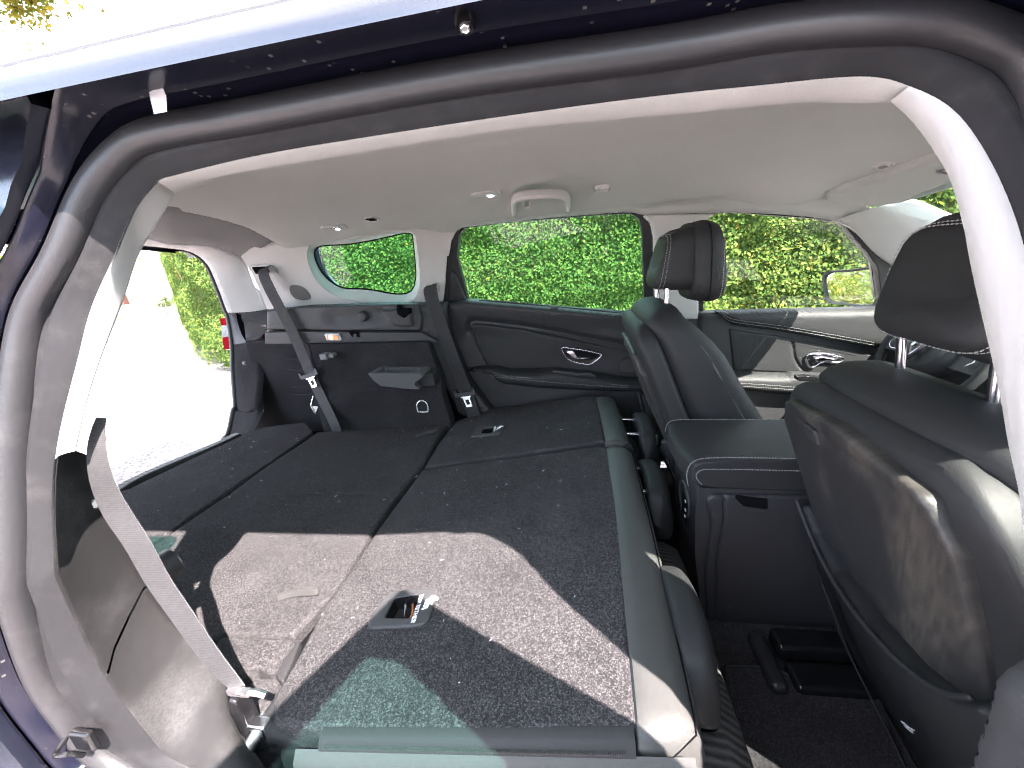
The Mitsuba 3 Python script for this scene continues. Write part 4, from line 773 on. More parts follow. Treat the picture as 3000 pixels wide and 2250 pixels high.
    for x, h0, h1, W in ((c0, .30, .50, .235), (c0 + .02, .26, .535, .25), (c0 + .12, .24, .545, .255), (c0 + .28, .24, .545, .26), (c0 + .42, .25, .55, .26), (c0 + .52, .28, .545, .25), (c0 + .56, .33, .52, .235), (c0 + .57, .38, .48, .2)):
        a, b = ring(1., 1., 4, 56)
        S.append(S3(x, yc + a * W, (h0 + h1) / 2 + b * (h1 - h0) / 2 + .035 * np.where(b > 0, np.abs(a) ** 4 - .3, 0)))
    ck_ = add(k + '__cushion', loft(S), 'leather', smooth=60)
    add(ck_ + '__insert', panel(rnd([(c0 + .06, yc - .16), (c0 + .46, yc - .16), (c0 + .46, yc + .16), (c0 + .06, yc + .16)], .03), level(.534), t=.010, r=.01, res=.03), 'ribbed', smooth=40)
    add(k + '__base', [rbox((c0 + .02, yc - .22, .30), (c0 + .5, yc + .22, .34), .01), rbox((c0 + .0, yc - .235, .25), (c0 + .52, yc - .19, .29), .006), rbox((c0 + .0, yc + .19, .25), (c0 + .52, yc + .235, .29), .006)], 'plastic', smooth=40)
    for sgn in (-1, 1): add(k + '__side_cover', rbox((c0 - .04, yc + sgn * .25 - .012, .28), (c0 + .40, yc + sgn * .25 + .012, .43), .012), 'plastic', smooth=40)
    # headrest: cushion block, front pad, two posts in collars
    hk_ = thing2 = num(k + '__headrest')
    def sec(x, hy, z0, z1, n, top=0.):
        a, b = ring(1., 1., n, 56)
        return S3(x + top * (b + 1) / 2, yc + a * hy, (z0 + z1) / 2 + hz + b * (z1 - z0) / 2)
    X = x0 - .036
    blk = [sec(X + .128, .05, 1.165, 1.20, 3, .03), sec(X + .131, .086, 1.142, 1.245, 3.5, .03), sec(X + .138, .100, 1.131, 1.268, 4, .03), sec(X + .150, .107, 1.127, 1.285, 4.5, .026), sec(X + .19, .112, 1.122, 1.300, 4.5, .012), sec(X + .245, .114, 1.118, 1.308, 4.5)]
    hk_ = add(k + '__headrest', loft(blk), 'leather', smooth=50)
    pad = [sec(X + .240, .112, 1.10, 1.31, 3.5), sec(X + .246, .128, 1.088, 1.316, 3.6), sec(X + .27, .136, 1.082, 1.319, 3.8), sec(X + .30, .138, 1.078, 1.318, 3.8, -.01), sec(X + .325, .132, 1.084, 1.308, 3.8, -.015), sec(X + .338, .115, 1.10, 1.29, 3.6, -.018), sec(X + .344, .07, 1.14, 1.25, 3.2, -.02)]
    add(hk_ + '__pad', loft(pad), 'leather', smooth=50)
    for dx, fac in ((.148, 1.0), (.158, 1.0)):
        a, b = ring(1., 1., 4.4, 90); k0 = .026 * (1.29 - 1.2) / .2
        hy, z0, z1, top = (.1075, 1.1265, 1.2855, .026) if dx == .148 else (.1095, 1.1255, 1.2895, .023)
        pth = S3(X + dx + top * (b + 1) / 2, yc + a * hy, (z0 + z1) / 2 + hz + b * (z1 - z0) / 2)
        add(hk_ + '__stitching', stitches(np.vstack([pth, pth[:1]]), .0075, .005, .0009, (-.0008 if dx == .148 else 0, 0, 0)), 'thread', kind='stuff')
    a, b = ring(.1375, .1195, 3.8, 90); pth = S3(X + .316, yc + a, 1.197 + hz + b); add(hk_ + '__stitching', stitches(np.vstack([pth, pth[:1]]), .0075, .005, .0009), 'thread', kind='stuff')
    a, b = ring(.1385, .1212, 3.8, 90); add(hk_ + '__seam', tube(S3(X + .285 - .005 * (b / .12 + 1) / 2, yc + a, 1.198 + hz + b), .0012, 5, True), 'black')
    for dy in (-.08, .08):
        e = np.array([x0 + .135 + .35 * low, yc + dy, 1.055 - low]); t_ = np.array([X + .175, yc + dy, 1.15 + hz])
        add(hk_ + '__post', tube([e - (t_ - e) * .2, e, t_, t_ + (t_ - e) * .2], .0068, 14), 'chrome', smooth=True)
        nrm_ = (t_ - e) / np.linalg.norm(t_ - e); tp_ = e + [0, 0, interp(1.06, [(1, .0), (1.1, .0)]) + .018]
        add(k + '__post_collar', turned(tp_ - nrm_ * .02, tp_, [(0, .030), (.014, .0285), (.021, .022), (.0255, .0165), (.026, .0085), (.020, .0075)], 24), 'plastic', smooth=50)
    return k
ks = front_seat('front_seat', 'near black leather front seat, its scuffed back panel towards the folded bench', .365, -.385, -.03, .05)
kd = front_seat('front_seat', "driver's black leather seat on the far side, in front of the steering wheel", .130, .385, 0., 0.)
# airbag tag and lower straps of the near seat
tagp = np.array([(.338, -.655, .729), (.344, -.655, .732), (.354, -.655, .715), (.355, -.655, .702), (.341, -.655, .72)])

# ---- rear seats, folded flat ----------------------------------------------------------------------------------------
def seat_top(u, v, w): return seat(u, v, w)
def rear_seat(key, label, y0, y1, poly, edge, hole, seed):
    k = thing(key, label, 'car seat', 'rear seats folded flat')
    add(k + '__back_board', panel(rnd(poly, .006).difference(rnd(hole, .006).buffer(.004)), lambda u, v, w: seat(u, v, w - .012), t=.012, r=.010, res=.03, skirt=.05,
        relief=lambda u, v, d: .004 * (meshkit.noise(np.c_[u * 7, v * 7, u * 0 + seed]) - .5)), 'carpet', smooth=50, label='dark fleck carpet on the back of the folded seat')
    return k
near_poly = [(-.560, .150), (-.40, .153), (.062, .150)] + [(.082, .029), (.07, -.274), (.054, -.546), (.051, -.658)] + [(-.10, -.663), (-.41, -.663)] + [(-.50, -.655), (-.533, -.62)] + [(-.541, -.547), (-.561, -.428), (-.562, -.314), (-.566, -.185), (-.564, -.022)]
far_poly = [(-.561, .581), (-.44, .665), (-.224, .653), (.029, .636), (.056, .605), (.062, .359), (.063, .179)] + [(-.30, .166), (-.557, .164)] + [(-.568, .344)]
th_ = [(-.398, -.469), (-.399, -.422), (-.348, -.416), (-.338, -.472)]
th2 = [(-.399, .381), (-.396, .424), (-.354, .42), (-.351, .372)]
k1_ = rear_seat('rear_seat', 'wide near section of the folded rear bench, carpeted back in sun and shade', -.66, .15, near_poly, .062, th_, 3)
k2_ = rear_seat('rear_seat', 'narrow far section of the folded rear bench beside the far door', .165, .61, far_poly, .056, th2, 9)
def border(k, ya, yb, pts, seedx):
    ys_ = np.linspace(ya, yb, 40); x_ = np.interp(ys_, [p[1] for p in pts], [p[0] for p in pts]); zt = .60 + .128 * (x_ + .575)
    end = np.clip(np.minimum(ys_ - ya, yb - ys_) / .03, 0, 1); e = np.sqrt(np.clip(1 - (1 - end) ** 2, 0, 1))
    def c(dx, dz): return S3(x_ + dx * (.55 + .45 * e), ys_, zt + dz - .012 * (1 - e))
    m = loft(np.stack([c(-.012, -.03), c(-.004, -.006), c(.0, .001), c(.02, .003), c(.05, .001), c(.068, -.008), c(.080, -.024), c(.086, -.05), c(.084, -.09), c(.07, -.13), c(.02, -.145), c(-.012, -.14)], 1))
    add(k + '__front_roll', m, 'leather_grey', smooth=60, label='leather roll along the front edge of the folded seat')
    q = c(.074, -.0135); add(k + '__seam', tube(q, .0011, 5), 'black')
    # padding under the board
    add(k + '__padding', loft([S3(xx, (ya + yb) / 2 + ring((yb - ya) / 2 - .006, 1, 5, 44)[0], .60 + .128 * (xx + .575) - .085 + ring(1, .062, 4, 44)[1]) for xx in (-.50, -.47, -.2, 0, .05)]), 'leather', smooth=50)
border(k1_, -.672, .150, [(.050, -.672), (.054, -.56), (.062, -.2), (.064, .15)], 0)
border(k2_, .168, .615, [(.066, .168), (.060, .4), (.052, .615)], 1)
# zip strip along the near side
zx = np.linspace(-.41, .045, 60); zs_ = .60 + .128 * (zx + .575)
add(k1_ + '__zip_tape', skin([S3(zx, -.655, zs_ - .002), S3(zx, -.668, zs_ - .003), S3(zx, -.676, zs_ - .010), S3(zx, -.681, zs_ - .026)]), 'belt_black', smooth=40, label='blue-grey zip along the near edge of the seat')
teeth = [rbox((x - .0011, -.6815, z - .0155), (x + .0011, -.6765, z - .0125), .0004, 2) for x, z in zip(np.linspace(-.40, .03, 150), .60 + .128 * (np.linspace(-.40, .03, 150) + .575))]
add(k1_ + '__zip_teeth', teeth, 'strap', kind='stuff')
zz2 = np.linspace(-.45, .115, 50); zb = .60 + .128 * (zz2 + .575)
add(k1_ + '__side_padding', skin([S3(zz2, -.678, zb - .020), S3(zz2, -.690, zb - .034), S3(zz2, -.694, zb - .06), S3(zz2, -.685, zb - .10), S3(zz2, -.66, zb - .13), S3(zz2, -.55, zb - .135)]), 'leather_grey', smooth=60)
add(k1_ + '__seam', tube(S3(np.full(16, -.06) + np.linspace(0, -.03, 16), np.linspace(-.690, -.688, 16), .625 - np.linspace(0, .08, 16)), .0012, 5), 'black')
# top tether recesses
def tether(k, pts, hole, textpts, zone_s):
    kk = add(k + '__tether_bezel', panel(rnd(pts, .016).difference(rnd(hole, .006)), lambda u, v, w: seat(u, v, w - .001), t=.006, r=.004, res=.012, skirt=.01), 'plastic_grey', smooth=40, label='dark plastic child-seat tether frame let into the seat back')
    h = rnd(hole, .006); q = np.asarray(shapely.segmentize(h, .01).exterior.coords)[:-1]; c = q.mean(0)
    add(kk + '__well', skin([seat(q[:, 0], q[:, 1], .003), seat(*(c + (q - c) * .93).T, -.004), seat(*(c + (q - c) * .85).T, -.035), seat(*(c + (q - c) * .02).T, -.036)], True), 'gloss_black', smooth=30)
    return kk, c
tb = [(-.429, -.485), (-.431, -.447), (-.423, -.407), (-.408, -.402), (-.316, -.396), (-.309, -.403), (-.302, -.476), (-.309, -.488), (-.326, -.491), (-.418, -.492)]
kk, hc = tether(k1_, tb, th_, None, None)
bc = np.array((-.365, -.451, .627)); add(kk + '__anchor_bar', [tube([bc + [-.015, .04, -.010], bc + [0, 0, -.008], bc + [.016, -.03, -.012]], .003, 8)], 'gloss_black')
bc2 = np.array((-.358, -.452, .628)); add(kk + '__anchor_wire', [tube(spline([bc2 + [-.004, .03, -.015], bc2 + [.006, .0, -.013], bc2 + [.0, -.022, -.016]], 14), .0028, 8)], 'brass')
tb2 = [(-.437, .361), (-.435, .415), (-.436, .469), (-.312, .44), (-.315, .36), (-.328, .351)]
kk2, hc2 = tether(k2_, tb2, th2, None, None)
# lettering and pictogram: baseline runs from the far side towards the near side
def lettering(kx, s, h, anchor, ux, bold=True):
    m = text_mesh(s, h, .0006, bold=bold); v = m.vertices.copy()
    u = np.asarray(ux, float); u /= np.linalg.norm(u); n_ = np.array([-u[1], u[0]])
    X = anchor[0] + v[:, 0] * u[0] + v[:, 1] * n_[0]; Y = anchor[1] + v[:, 0] * u[1] + v[:, 1] * n_[1]
    m.vertices = seat(X, Y, .0052 + v[:, 2]); add(kx, m, 'print', smooth=False)
a0, a1 = np.array([(-.345, -.418), (-.339, -.467)])
lettering(kk + '__lettering', 'TOP TETHER', .0080, a0, a1 - a0)
b0, b1 = np.array([(-.355, .429), (-.349, .379)])
lettering(kk2 + '__lettering', 'TOP TETHER', .0060, b0 + [.001, 0], b1 - b0)
def picto(kx, c, sc, u):
    """Child on a chair with a strap, as a flat white print."""
    u = np.asarray(u, float); u /= np.linalg.norm(u); n_ = np.array([-u[1], u[0]])
    parts = [Point(-.9, 1.5).buffer(.42), LineString([(-.75, .9), (-.35, .0), (.75, -.05)]).buffer(.30), LineString([(.75, -.05), (1.05, -.8)]).buffer(.20), LineString([(-.6, .6), (.25, .75)]).buffer(.14),
             LineString([(-1.35, .9), (-.95, -.55), (.45, -.62)]).buffer(.16), LineString([(-1.45, 1.3), (-1.75, .9), (-1.6, .2)]).buffer(.09)]
    g_ = shapely.union_all(parts[1:]); out = []
    for q in [parts[0], *getattr(g_, 'geoms', [g_])]:
        m = trimesh.creation.extrude_polygon(q.simplify(.02), .0006, engine='earcut'); v = m.vertices
        X = c[0] + sc * (v[:, 0] * u[0] + v[:, 1] * n_[0]); Y = c[1] + sc * (v[:, 0] * u[1] + v[:, 1] * n_[1])
        m.vertices = seat(X, Y, .0052 + v[:, 2]); out.append(m)
    add(kx, out, 'print', smooth=False)
picto(kk + '__pictogram', np.array([(-.318, -.443)][0]), .0105, a1 - a0)
picto(kk2 + '__pictogram', np.array([(-.331, .406)][0]), .0095, b1 - b0)
# headrests of the folded bench
def rear_headrest(k, yc, w, x0, ztop, posts, drop=0.):
    a, b = ring(1., 1., 3.6, 48)
    S = []
    for t in np.linspace(-1, 1, 13):
        f = (1 - abs(t) ** 5) ** .4 if abs(t) < 1 else .05
        xs_ = x0 + .020 * t ** 2 * 0
        hh = .075 * max(f, .12); tt = .033 * max(f, .2)
        c = S3(x0 + .004 + a * tt + .022 * (1 - b) * .5 * (1 - .25 * t * t) + .012 * (1 - t * t), yc + t * w, ztop - .085 + b * hh - .02 * t * t)
        S.append(c)
    hk_ = add(k + '__headrest', loft(S), 'leather', smooth=60)
    for dy in posts:
        add(hk_ + '__post', tube([(.09, yc + dy, ztop - .035), (x0 - .01, yc + dy, ztop - .042)], .0065, 12), 'chrome', smooth=True)
    for sg in (-1, 1):
        p_ = S3(np.full(20, x0 + .012) + .03 * np.linspace(0, 1, 20), yc + sg * w * .72, ztop - .012 - .12 * np.linspace(0, 1, 20))
    q = np.linspace(-.86, .86, 30); f = (1 - np.abs(q) ** 5) ** .4
    add(hk_ + '__seam', tube(S3(x0 - .038 * f + .004, yc + q * w, ztop - .045 - .02 * q * q), .0012, 5), 'black')
    return hk_
rear_headrest(k2_, .335, .135, .190, .700, (-.062, .062))
rear_headrest(k1_, .035, .130, .168, .668, (-.062, .062))
rear_headrest(k1_, -.445, .135, .138, .690, (-.066, .066))
# bench cushion under the folded backs
def cushion(k, ya, yb):
    yc, W = (ya + yb) / 2, (yb - ya) / 2; S = []
    for x, h0, h1 in ((-.42, .30, .47), (-.38, .27, .50), (-.1, .27, .515), (.13, .28, .52), (.20, .30, .505), (.235, .33, .475), (.25, .37, .43)):
        a, b = ring(1., 1., 5, 60); S.append(S3(x, yc + a * W, (h0 + h1) / 2 + b * (h1 - h0) / 2))
    return add(k + '__cushion', loft(S), 'ribbed', smooth=60, label='ribbed dark cloth seat cushion below the folded back')
cushion(k1_, -.66, -.03); cushion(k2_, .17, .62)
add(k1_ + '__hinge_plate', [rbox((-.60, -.66, .44), (-.52, -.64, .60), .004), turned((-.545, -.70, .575), (-.545, -.63, .575), [(0, .002), (0, .012), (.03, .012), (.07, .014)], 16)], 'steel', smooth=40)
add(k1_ + '__hinge_cover', panel(rnd([(-.56, .573), (-.54, .59), (-.482, .596), (-.442, .582), (-.413, .529), (-.422, .491), (-.532, .472)], .006), lambda u, v, w: S3(u, -.63 - w, v), t=.03, r=.02, res=.02, skirt=.05), 'leather', smooth=50)

# ---- boot floor boards ----------------------------------------------------------------------------------------------
add('car__boot_floor_pan', rbox((-1.66, -.68, .50), (-.50, .64, .545), .01), 'black')
B1 = [(-1.207, .494), (-1.21, -.245), (-1.224, -.257)] + [(-1.22, -.55), (-1.60, -.52), (-1.66, -.20), (-1.668, .03)] + [(-1.638, .03), (-1.613, .236), (-1.583, .39), (-1.565, .486), (-1.53, .572), (-1.334, .623), (-1.262, .554)]
kb1 = thing('boot_floor_board', 'carpeted boot floor board nearest the tailgate sill', 'floor board', 'boot floor boards')
fl_ = lambda u, v, w: S3(u, v, .588 + w)
und = lambda seed, a: (lambda u, v, d: a * (meshkit.fbm(np.c_[u * 5, v * 5, u * 0 + seed], 3) - .5))
add(kb1 + '__board', panel(rnd(B1, .006), fl_, t=.012, r=.008, res=.035, skirt=.03, relief=und(1, .006)), 'carpet', smooth=50)
B2 = [(-1.19, .503), (-1.198, -.245)] + [(-1.20, -.55), (-.75, -.55), (-.745, -.508)] + [(-.583, -.5), (-.563, -.379)] + [(-.58, -.184), (-.583, .003), (-.571, .198), (-.593, .477), (-.589, .566)] 
kb2 = thing('boot_floor_board', 'wide carpeted boot floor board against the folded bench, with two pull loops', 'floor board', 'boot floor boards')
crease = [(-1.238, .002), (-.58, -.002)]
add(kb2 + '__board', panel(rnd(B2, .006), fl_, t=.012, r=.008, res=.03, skirt=.03, relief=und(2, .006), lines=[(crease, .006, .003)]), 'carpet', smooth=50)
B3 = [(-.738, -.507), (-.585, -.502), (-.576, -.507), (-.574, -.568), (-.581, -.571), (-.595, -.569), (-.612, -.564)] + [(-.65, -.60), (-.74, -.58)]
kb3 = thing('boot_floor_board', 'small sunlit carpet flap at the near rear corner of the folded bench', 'floor board', 'boot floor boards')
add(kb3 + '__board', panel(rnd(B3, .004), fl_, t=.011, r=.006, res=.02, skirt=.03, relief=und(3, .006)), 'carpet', smooth=50)
B4 = [(-.75, -.60), (-.66, -.605)] + [(-.6, -.567), (-.573, -.565), (-.549, -.58), (-.549, -.606), (-.549, -.622)] + [(-.56, -.68), (-.75, -.68)]
add('car__boot_floor_carpet', panel(Polygon(B4).buffer(0), lambda u, v, w: S3(u, v, .570 + w), t=.01, r=.005, res=.02, skirt=.04), 'carpet')
lt = np.array((-.568, -.548, .6)); add('car__boot_floor_carpet__hinge_strap', panel(rnd([(-.58, -.564), (-.584, -.499), (-.572, -.497), (-.559, -.537), (-.549, -.58)], .003), lambda u, v, w: S3(u, v, .582 + w), t=.006, r=.004, res=.01), 'plastic', smooth=40)
def loop(k, a, b, side_, h):
    a, b = np.array(a), np.array(b); d = b - a; n_ = np.array([-d[1], d[0], 0]); n_ /= np.linalg.norm(n_)
    c = spline([a, a + d * .5 + [0, 0, h * .5] + n_ * side_ * .25, b + [0, 0, h], b + n_ * side_ * .5 + [0, 0, h * .9], a + d * .5 + n_ * side_ * .6 + [0, 0, h * .35], a + n_ * side_ * .15], 50)
    up_ = np.array([0, 0, .010]); tk = n_ * .0012
    S = [[q - tk, q + tk, q + tk + up_ + n_ * .004, q - tk + up_ + n_ * .004] for q in c]
    add(k + '__pull_loop', loft(S), 'strap', smooth=50, label='grey webbing pull loop on the floor board')
loop(kb2, (-.684, .414, .602), (-.609, .478, .602), -.022, .006)
loop(kb2, (-.678, -.42, .602), (-.592, -.403, .602), .016, .006)
# gap cover behind the bench
add('car__floor_gap', rbox((-.60, -.66, .555), (-.50, .62, .572), .004), 'black')

# crumbs and lint on the carpets
fl = []
rg = np.random.default_rng(12)
for _ in range(170):
    x, y = rg.uniform(-1.6, .02), rg.uniform(-.6, .58)
    zt = (.60 + .128 * (x + .575)) if x > -.56 else .6015
    if x < -.56 and abs(x + .58) < .03: continue
    r_ = rg.uniform(.0005, .0013) * (1 if y < -.1 else 1.4); a = rg.uniform(0, 6.28); l = rg.choice([1, 1, 1.5, 3]) * r_
    c = np.array([x, y, zt + .0012]); d = np.array([math.cos(a), math.sin(a), .1]) * l
    fl.append(tube([c - d, c, c + d], [r_ * .3, r_ * .6, r_ * .3], 5))
add('lint', fl, 'print', label='pale crumbs and lint scattered over the boot carpets', category='lint', kind='stuff')

# ---- seat belts -----------------------------------------------------------------------------------------------------
def webbing(path, width, wdir, mat, key, n=60, t=.0011, **k):
    c = spline(path, n); tdir = np.gradient(c, axis=0); tdir /= np.linalg.norm(tdir, axis=1, keepdims=True)
    wd = np.asarray(wdir, float); wd = np.interp(np.linspace(0, 1, n), np.linspace(0, 1, len(wd)), np.arange(len(wd))) [:, None] * 0 + np.stack([np.interp(np.linspace(0, 1, n), np.linspace(0, 1, len(wd)), wd[:, j]) for j in range(3)], -1)
    wd = wd - tdir * (wd * tdir).sum(1, keepdims=True); wd /= np.linalg.norm(wd, axis=1, keepdims=True)
    nn = np.cross(tdir, wd); h = np.broadcast_to(width, (n,))[:, None] / 2
    S = np.stack([c - wd * h - nn * t * .2, c - wd * h * .97 + nn * t, c + wd * h * .97 + nn * t, c + wd * h - nn * t * .2, c + wd * h * .97 - nn * t, c - wd * h * .97 - nn * t], 1)
    return add(key, loft(S), mat, smooth=40, **k), c, wd
def buckle(k, c, d, w, dark=True):
    """Belt tongue: plastic slider with two horns across the webbing and a slotted metal tongue along d."""
    c, d, w = np.asarray(c), np.asarray(d) / np.linalg.norm(d), np.asarray(w) / np.linalg.norm(w); n_ = np.cross(d, w)
    B = lambda a, b, h: c + (d * a + w * b + n_ * h) * 1.3
    add(k + '__tongue_grip', [hull(*[np.array([B(a, b, h)]) for a in (-.004, .010) for b in (-.030, .030) for h in (-.005, .006)]), hull(*[np.array([B(a, b, h)]) for a in (-.014, .008) for b in (-.036, -.028) for h in (-.005, .006)]), hull(*[np.array([B(a, b, h)]) for a in (-.014, .008) for b in (.028, .036) for h in (-.005, .006)])], 'plastic_grey', smooth=30)
    pl = Polygon([(.010, -.020), (.016, -.012), (.046, -.011), (.048, -.007), (.048, .007), (.046, .011), (.016, .012), (.010, .020)]).difference(Polygon([(.022, -.006), (.039, -.006), (.039, .006), (.022, .006)]))
    m = trimesh.creation.extrude_polygon(pl, .003, engine='earcut'); v = m.vertices; m.vertices = c + (v[:, :1] * d + v[:, 1:2] * w + v[:, 2:] * n_) * 1.3
    add(k + '__tongue', m, 'steel', smooth=False, label='slotted metal tongue of the belt')
def belt(label): return thing('seat_belt', label, 'seat belt', 'seat belts')
kb_ = belt('dark seat belt hanging from the rear quarter trim down to the boot floor')
tp0, tp1 = np.array((-1.341, .615, 1.307)), np.array((-1.204, .57, .851)); tp2 = np.array((-1.094, .5, .615))
_, cb, wb = webbing([tp0 + [0, .03, .02], tp0, tp0 * .5 + tp1 * .5 + [0, .006, 0], tp1, tp1 * .5 + tp2 * .5, tp2, tp2 + [.0, -.0, -.03]], .054, [(1, 0, .25), (1, 0, .25), (1, -.1, .2), (1, -.2, .1)], 'belt_black', kb_ + '__webbing')
dd = tp2 - tp1; buckle(kb_, tp1 + [0, -.008, 0], dd, [1, 0, .25])
kb_ = belt('dark seat belt hanging beside the far rear door, behind the folded bench')
u0, u1, u2 = np.array((-.614, .645, 1.167)), np.array((-.512, .62, .72)), np.array((-.487, .6, .632))
_, cb, wb = webbing([u0 + [0, .03, .02], u0, (-.583, .637, .997), (-.546, .628, .847), u1, u2, u2 + [.01, 0, -.04]], .060, [(1, 0, .22), (1, 0, .22), (1, 0, .1)], 'belt', kb_ + '__webbing')
buckle(kb_, u1 + [0, -.010, -.004], u2 - u1, [1, 0, .1])
kb_ = belt('grey webbing seat belt running down the near rear pillar in the foreground')
ctr = [(-.622, -.65, 1.12), (-.624, -.65, 1.1), (-.629, -.65, 1.058), (-.633, -.65, .995)] + [(-.621, -.65, .94), (-.614, -.65, .882), (-.6, -.65, .824), (-.585, -.65, .766), (-.571, -.65, .723), (-.556, -.65, .687), (-.545, -.65, .669)]
ctr = np.array(ctr); ctr[:, 1] += np.array([.02, .01, 0, 0, 0, 0, 0, 0, 0, 0, 0])
_, cb, wb = webbing(ctr, np.interp(np.linspace(0, 1, 90), [0, .12, .3, .8, .92, 1], [.010, .020, .030, .029, .026, .018]), [(1, .75, .25), (1, .6, .2), (1, .5, .35), (1, .3, .6)], 'belt', kb_ + '__webbing', n=90)
add(kb_ + '__stitching', stitches(cb[8:] + wb[8:] * np.interp(np.linspace(0, 1, 90), [0, .12, .3, .8, .92, 1], [.010, .020, .030, .029, .026, .018])[8:, None] * .47, .0032, .0022, .0010), 'thread', kind='stuff')
ep = ctr[-1]
add(kb_ + '__anchor_plate', [hull(*[np.array([ep + [a, b, c_]]) for a in (-.018, .02) for b in (-.008, .0) for c_ in (-.005, .006)]), tube([ep + [.0, -.004, .002], ep + [.03, 0, -.004], ep + [.042, 0, -.008]], .0055, 10)], 'steel', smooth=40)
bl = np.array((-.706, -.62, .989)); add(kb_ + '__latch_bolt', [turned(bl, bl + [.02, -.02, .0], [(0, .004), (.012, .005), (.016, .008), (.02, .004)], 14)], 'steel', smooth=40)
add('car__belt_bracket', panel(rnd([(-.562, .661), (-.55, .653), (-.549, .598), (-.544, .505), (-.581, .499), (-.584, .586)], .003), lambda u, v, w: S3(u, -.655 - w, v), t=.006, r=.004, res=.02, skirt=.02), 'gloss_black', smooth=40)
pl_ = np.array((-.771, -.55, .791)); add('car__boot_side_knob', turned(pl_ + [0, -.02, 0], pl_ + [.01, .04, 0], [(0, .004), (0, .024), (.012, .027), (.05, .027), (.056, .01)], 24), 'plastic', smooth=40)

# ---- centre console -------------------------------------------------------------------------------------------------
kc_ = thing('centre_console', 'black centre console with a stitched leather lid between the front seats', 'centre console')
S = []
for y, k in ((-.138, .6), (-.1365, .85), (-.130, 1.), (-.06, 1.), (.04, 1.), (.098, 1.), (.106, .85), (.109, .55)):
    a, b = ring(1., 1., 5, 56)
    x0_, x1_ = .222, .80
    xx = (x0_ + x1_) / 2 + a * (x1_ - x0_) / 2 * (1 if k > .8 else .985) ; z_ = .735 + b * .040 * (.55 + .45 * k)
    xx = xx + np.where(a < 0, -.0, 0) + .018 * (np.abs(y) / .12) ** 2 * np.where(a < 0, 1, 0) * (np.abs(a) ** 2)
    S.append(S3(xx, y, z_ - .03 * (xx - .5)))
lk_ = add(kc_ + '__lid', loft(S), 'leather', smooth=60)
lt_ = lambda x: .7765 - .03 * (x - .5)
pa = spline([(.266, -.1392, .716), (.252, -.1392, .738), (.258, -.1392, .752), (.285, -.1392, .757), (.5, -.1392, .750), (.80, -.139, .741)], 60)
pb = spline([(.236, -.1375, .712), (.232, -.136, .745), (.245, -.132, .772)] + [(x, -.130, lt_(x) - .0008) for x in (.30, .5, .65, .80)], 60)
pc = spline([(.226, .085, .752), (.236, .094, .775)] + [(x, .098, lt_(x) - .0008) for x in (.29, .5, .65, .80)], 60)
add(lk_ + '__stitching', [stitches(q, .0062, .0042, .0010) for q in (pa, pb, pc)], 'thread', kind='stuff')
bodyp = rnd([(.262, .698), (.258, .62), (.262, .50), (.275, .40), (.285, .25), (1.2, .25), (1.2, .60), (.82, .695)], .012)
cm = trimesh.creation.extrude_polygon(bodyp, .226, engine='earcut'); cm.vertices = np.c_[cm.vertices[:, 0], -.125 + cm.vertices[:, 2], cm.vertices[:, 1]]
add(kc_ + '__body', cm, 'plastic', smooth=40)
sp1 = rnd([(.275, .685), (.292, .60), (.285, .45), (.300, .262), (1.15, .262), (1.15, .59), (.82, .68)], .02)
add(kc_ + '__side_panel', panel(sp1, lambda u, v, w: S3(u, -.124 - w, v), t=.010, r=.008, res=.03, lines=[([(.318, .685), (.322, .62), (.312, .50), (.318, .27)], .003, .004)]), 'plastic', smooth=40)
pk_ = rnd([(.338, .684), (.413, .676), (.416, .646), (.363, .654), (.352, .664)] , .004)
add(kc_ + '__side_recess', panel(pk_, lambda u, v, w: S3(u, -.1335 - w, v), t=.002, r=.002, res=.02), 'black', smooth=40)
up_ = np.array((.255, -.148, .64))
kp = add(kc_ + '__socket_panel', panel(rnd([(-.012, .545), (.045, .555), (.045, .63), (-.012, .62)], .004), lambda u, v, w: S3(.262 - w, u - .055, v), t=.008, r=.004, res=.012), 'gloss_black', smooth=40)
for i, (yy, zz3) in enumerate(((-.048, .61), (-.05, .585), (-.048, .565))): add(kp + '__socket_mark', rbox((.2525, yy - .004, zz3 - .003), (.2545, yy + .004, zz3 + .003), .0006, 2), 'print')
add(kc_ + '__vent_rim', tube(S3(.258, -.02 + .052 * np.cos(gg), .60 + .045 * np.sin(gg)), .004, 6, True), 'plastic_grey')
cpx = np.array((.352, -.135, .339)); add(kc_ + '__screw_cap', panel(Point(cpx[0], cpx[2]).buffer(.017), lambda u, v, w: S3(u, -.1335 - w, v), t=.002, r=.002, res=.01), 'plastic', smooth=40)

# ---- cabin floor ----------------------------------------------------------------------------------------------------
fx, fy = np.linspace(-.6, 1.4, 80), np.linspace(-.74, .74, 50)
FX, FY = np.meshgrid(fx, fy, indexing='ij')
FZ = .262 + .02 * np.clip((FX - .30) / .1, 0, 1) * 0 + .05 * np.clip((.17 - np.abs(FY + .0)) / .05, 0, 1) + .004 * meshkit.fbm(np.stack([FX * 9, FY * 9, FX * 0], -1), 3)
add('car__floor_carpet', skin(np.stack([FX, FY, FZ], -1)), 'carpet_dark', smooth=True)
matp = [(.304, -.24), (.41, -.234), (.432, -.245), (.458, -.261), (.596, -.263), (.608, -.274), (.59, -.417)] + [(.60, -.66), (.28, -.66), (.24, -.50)]
km = thing('floor_mat', 'black carpet floor mat with a raised edge in the rear footwell', 'floor mat')
add(km + '__pile', panel(rnd(matp, .010), level(.270), t=.012, r=.010, res=.03, skirt=.02, relief=lambda u, v, d: .003 * np.exp(-(d / .010) ** 2)), 'carpet_dark', smooth=50)
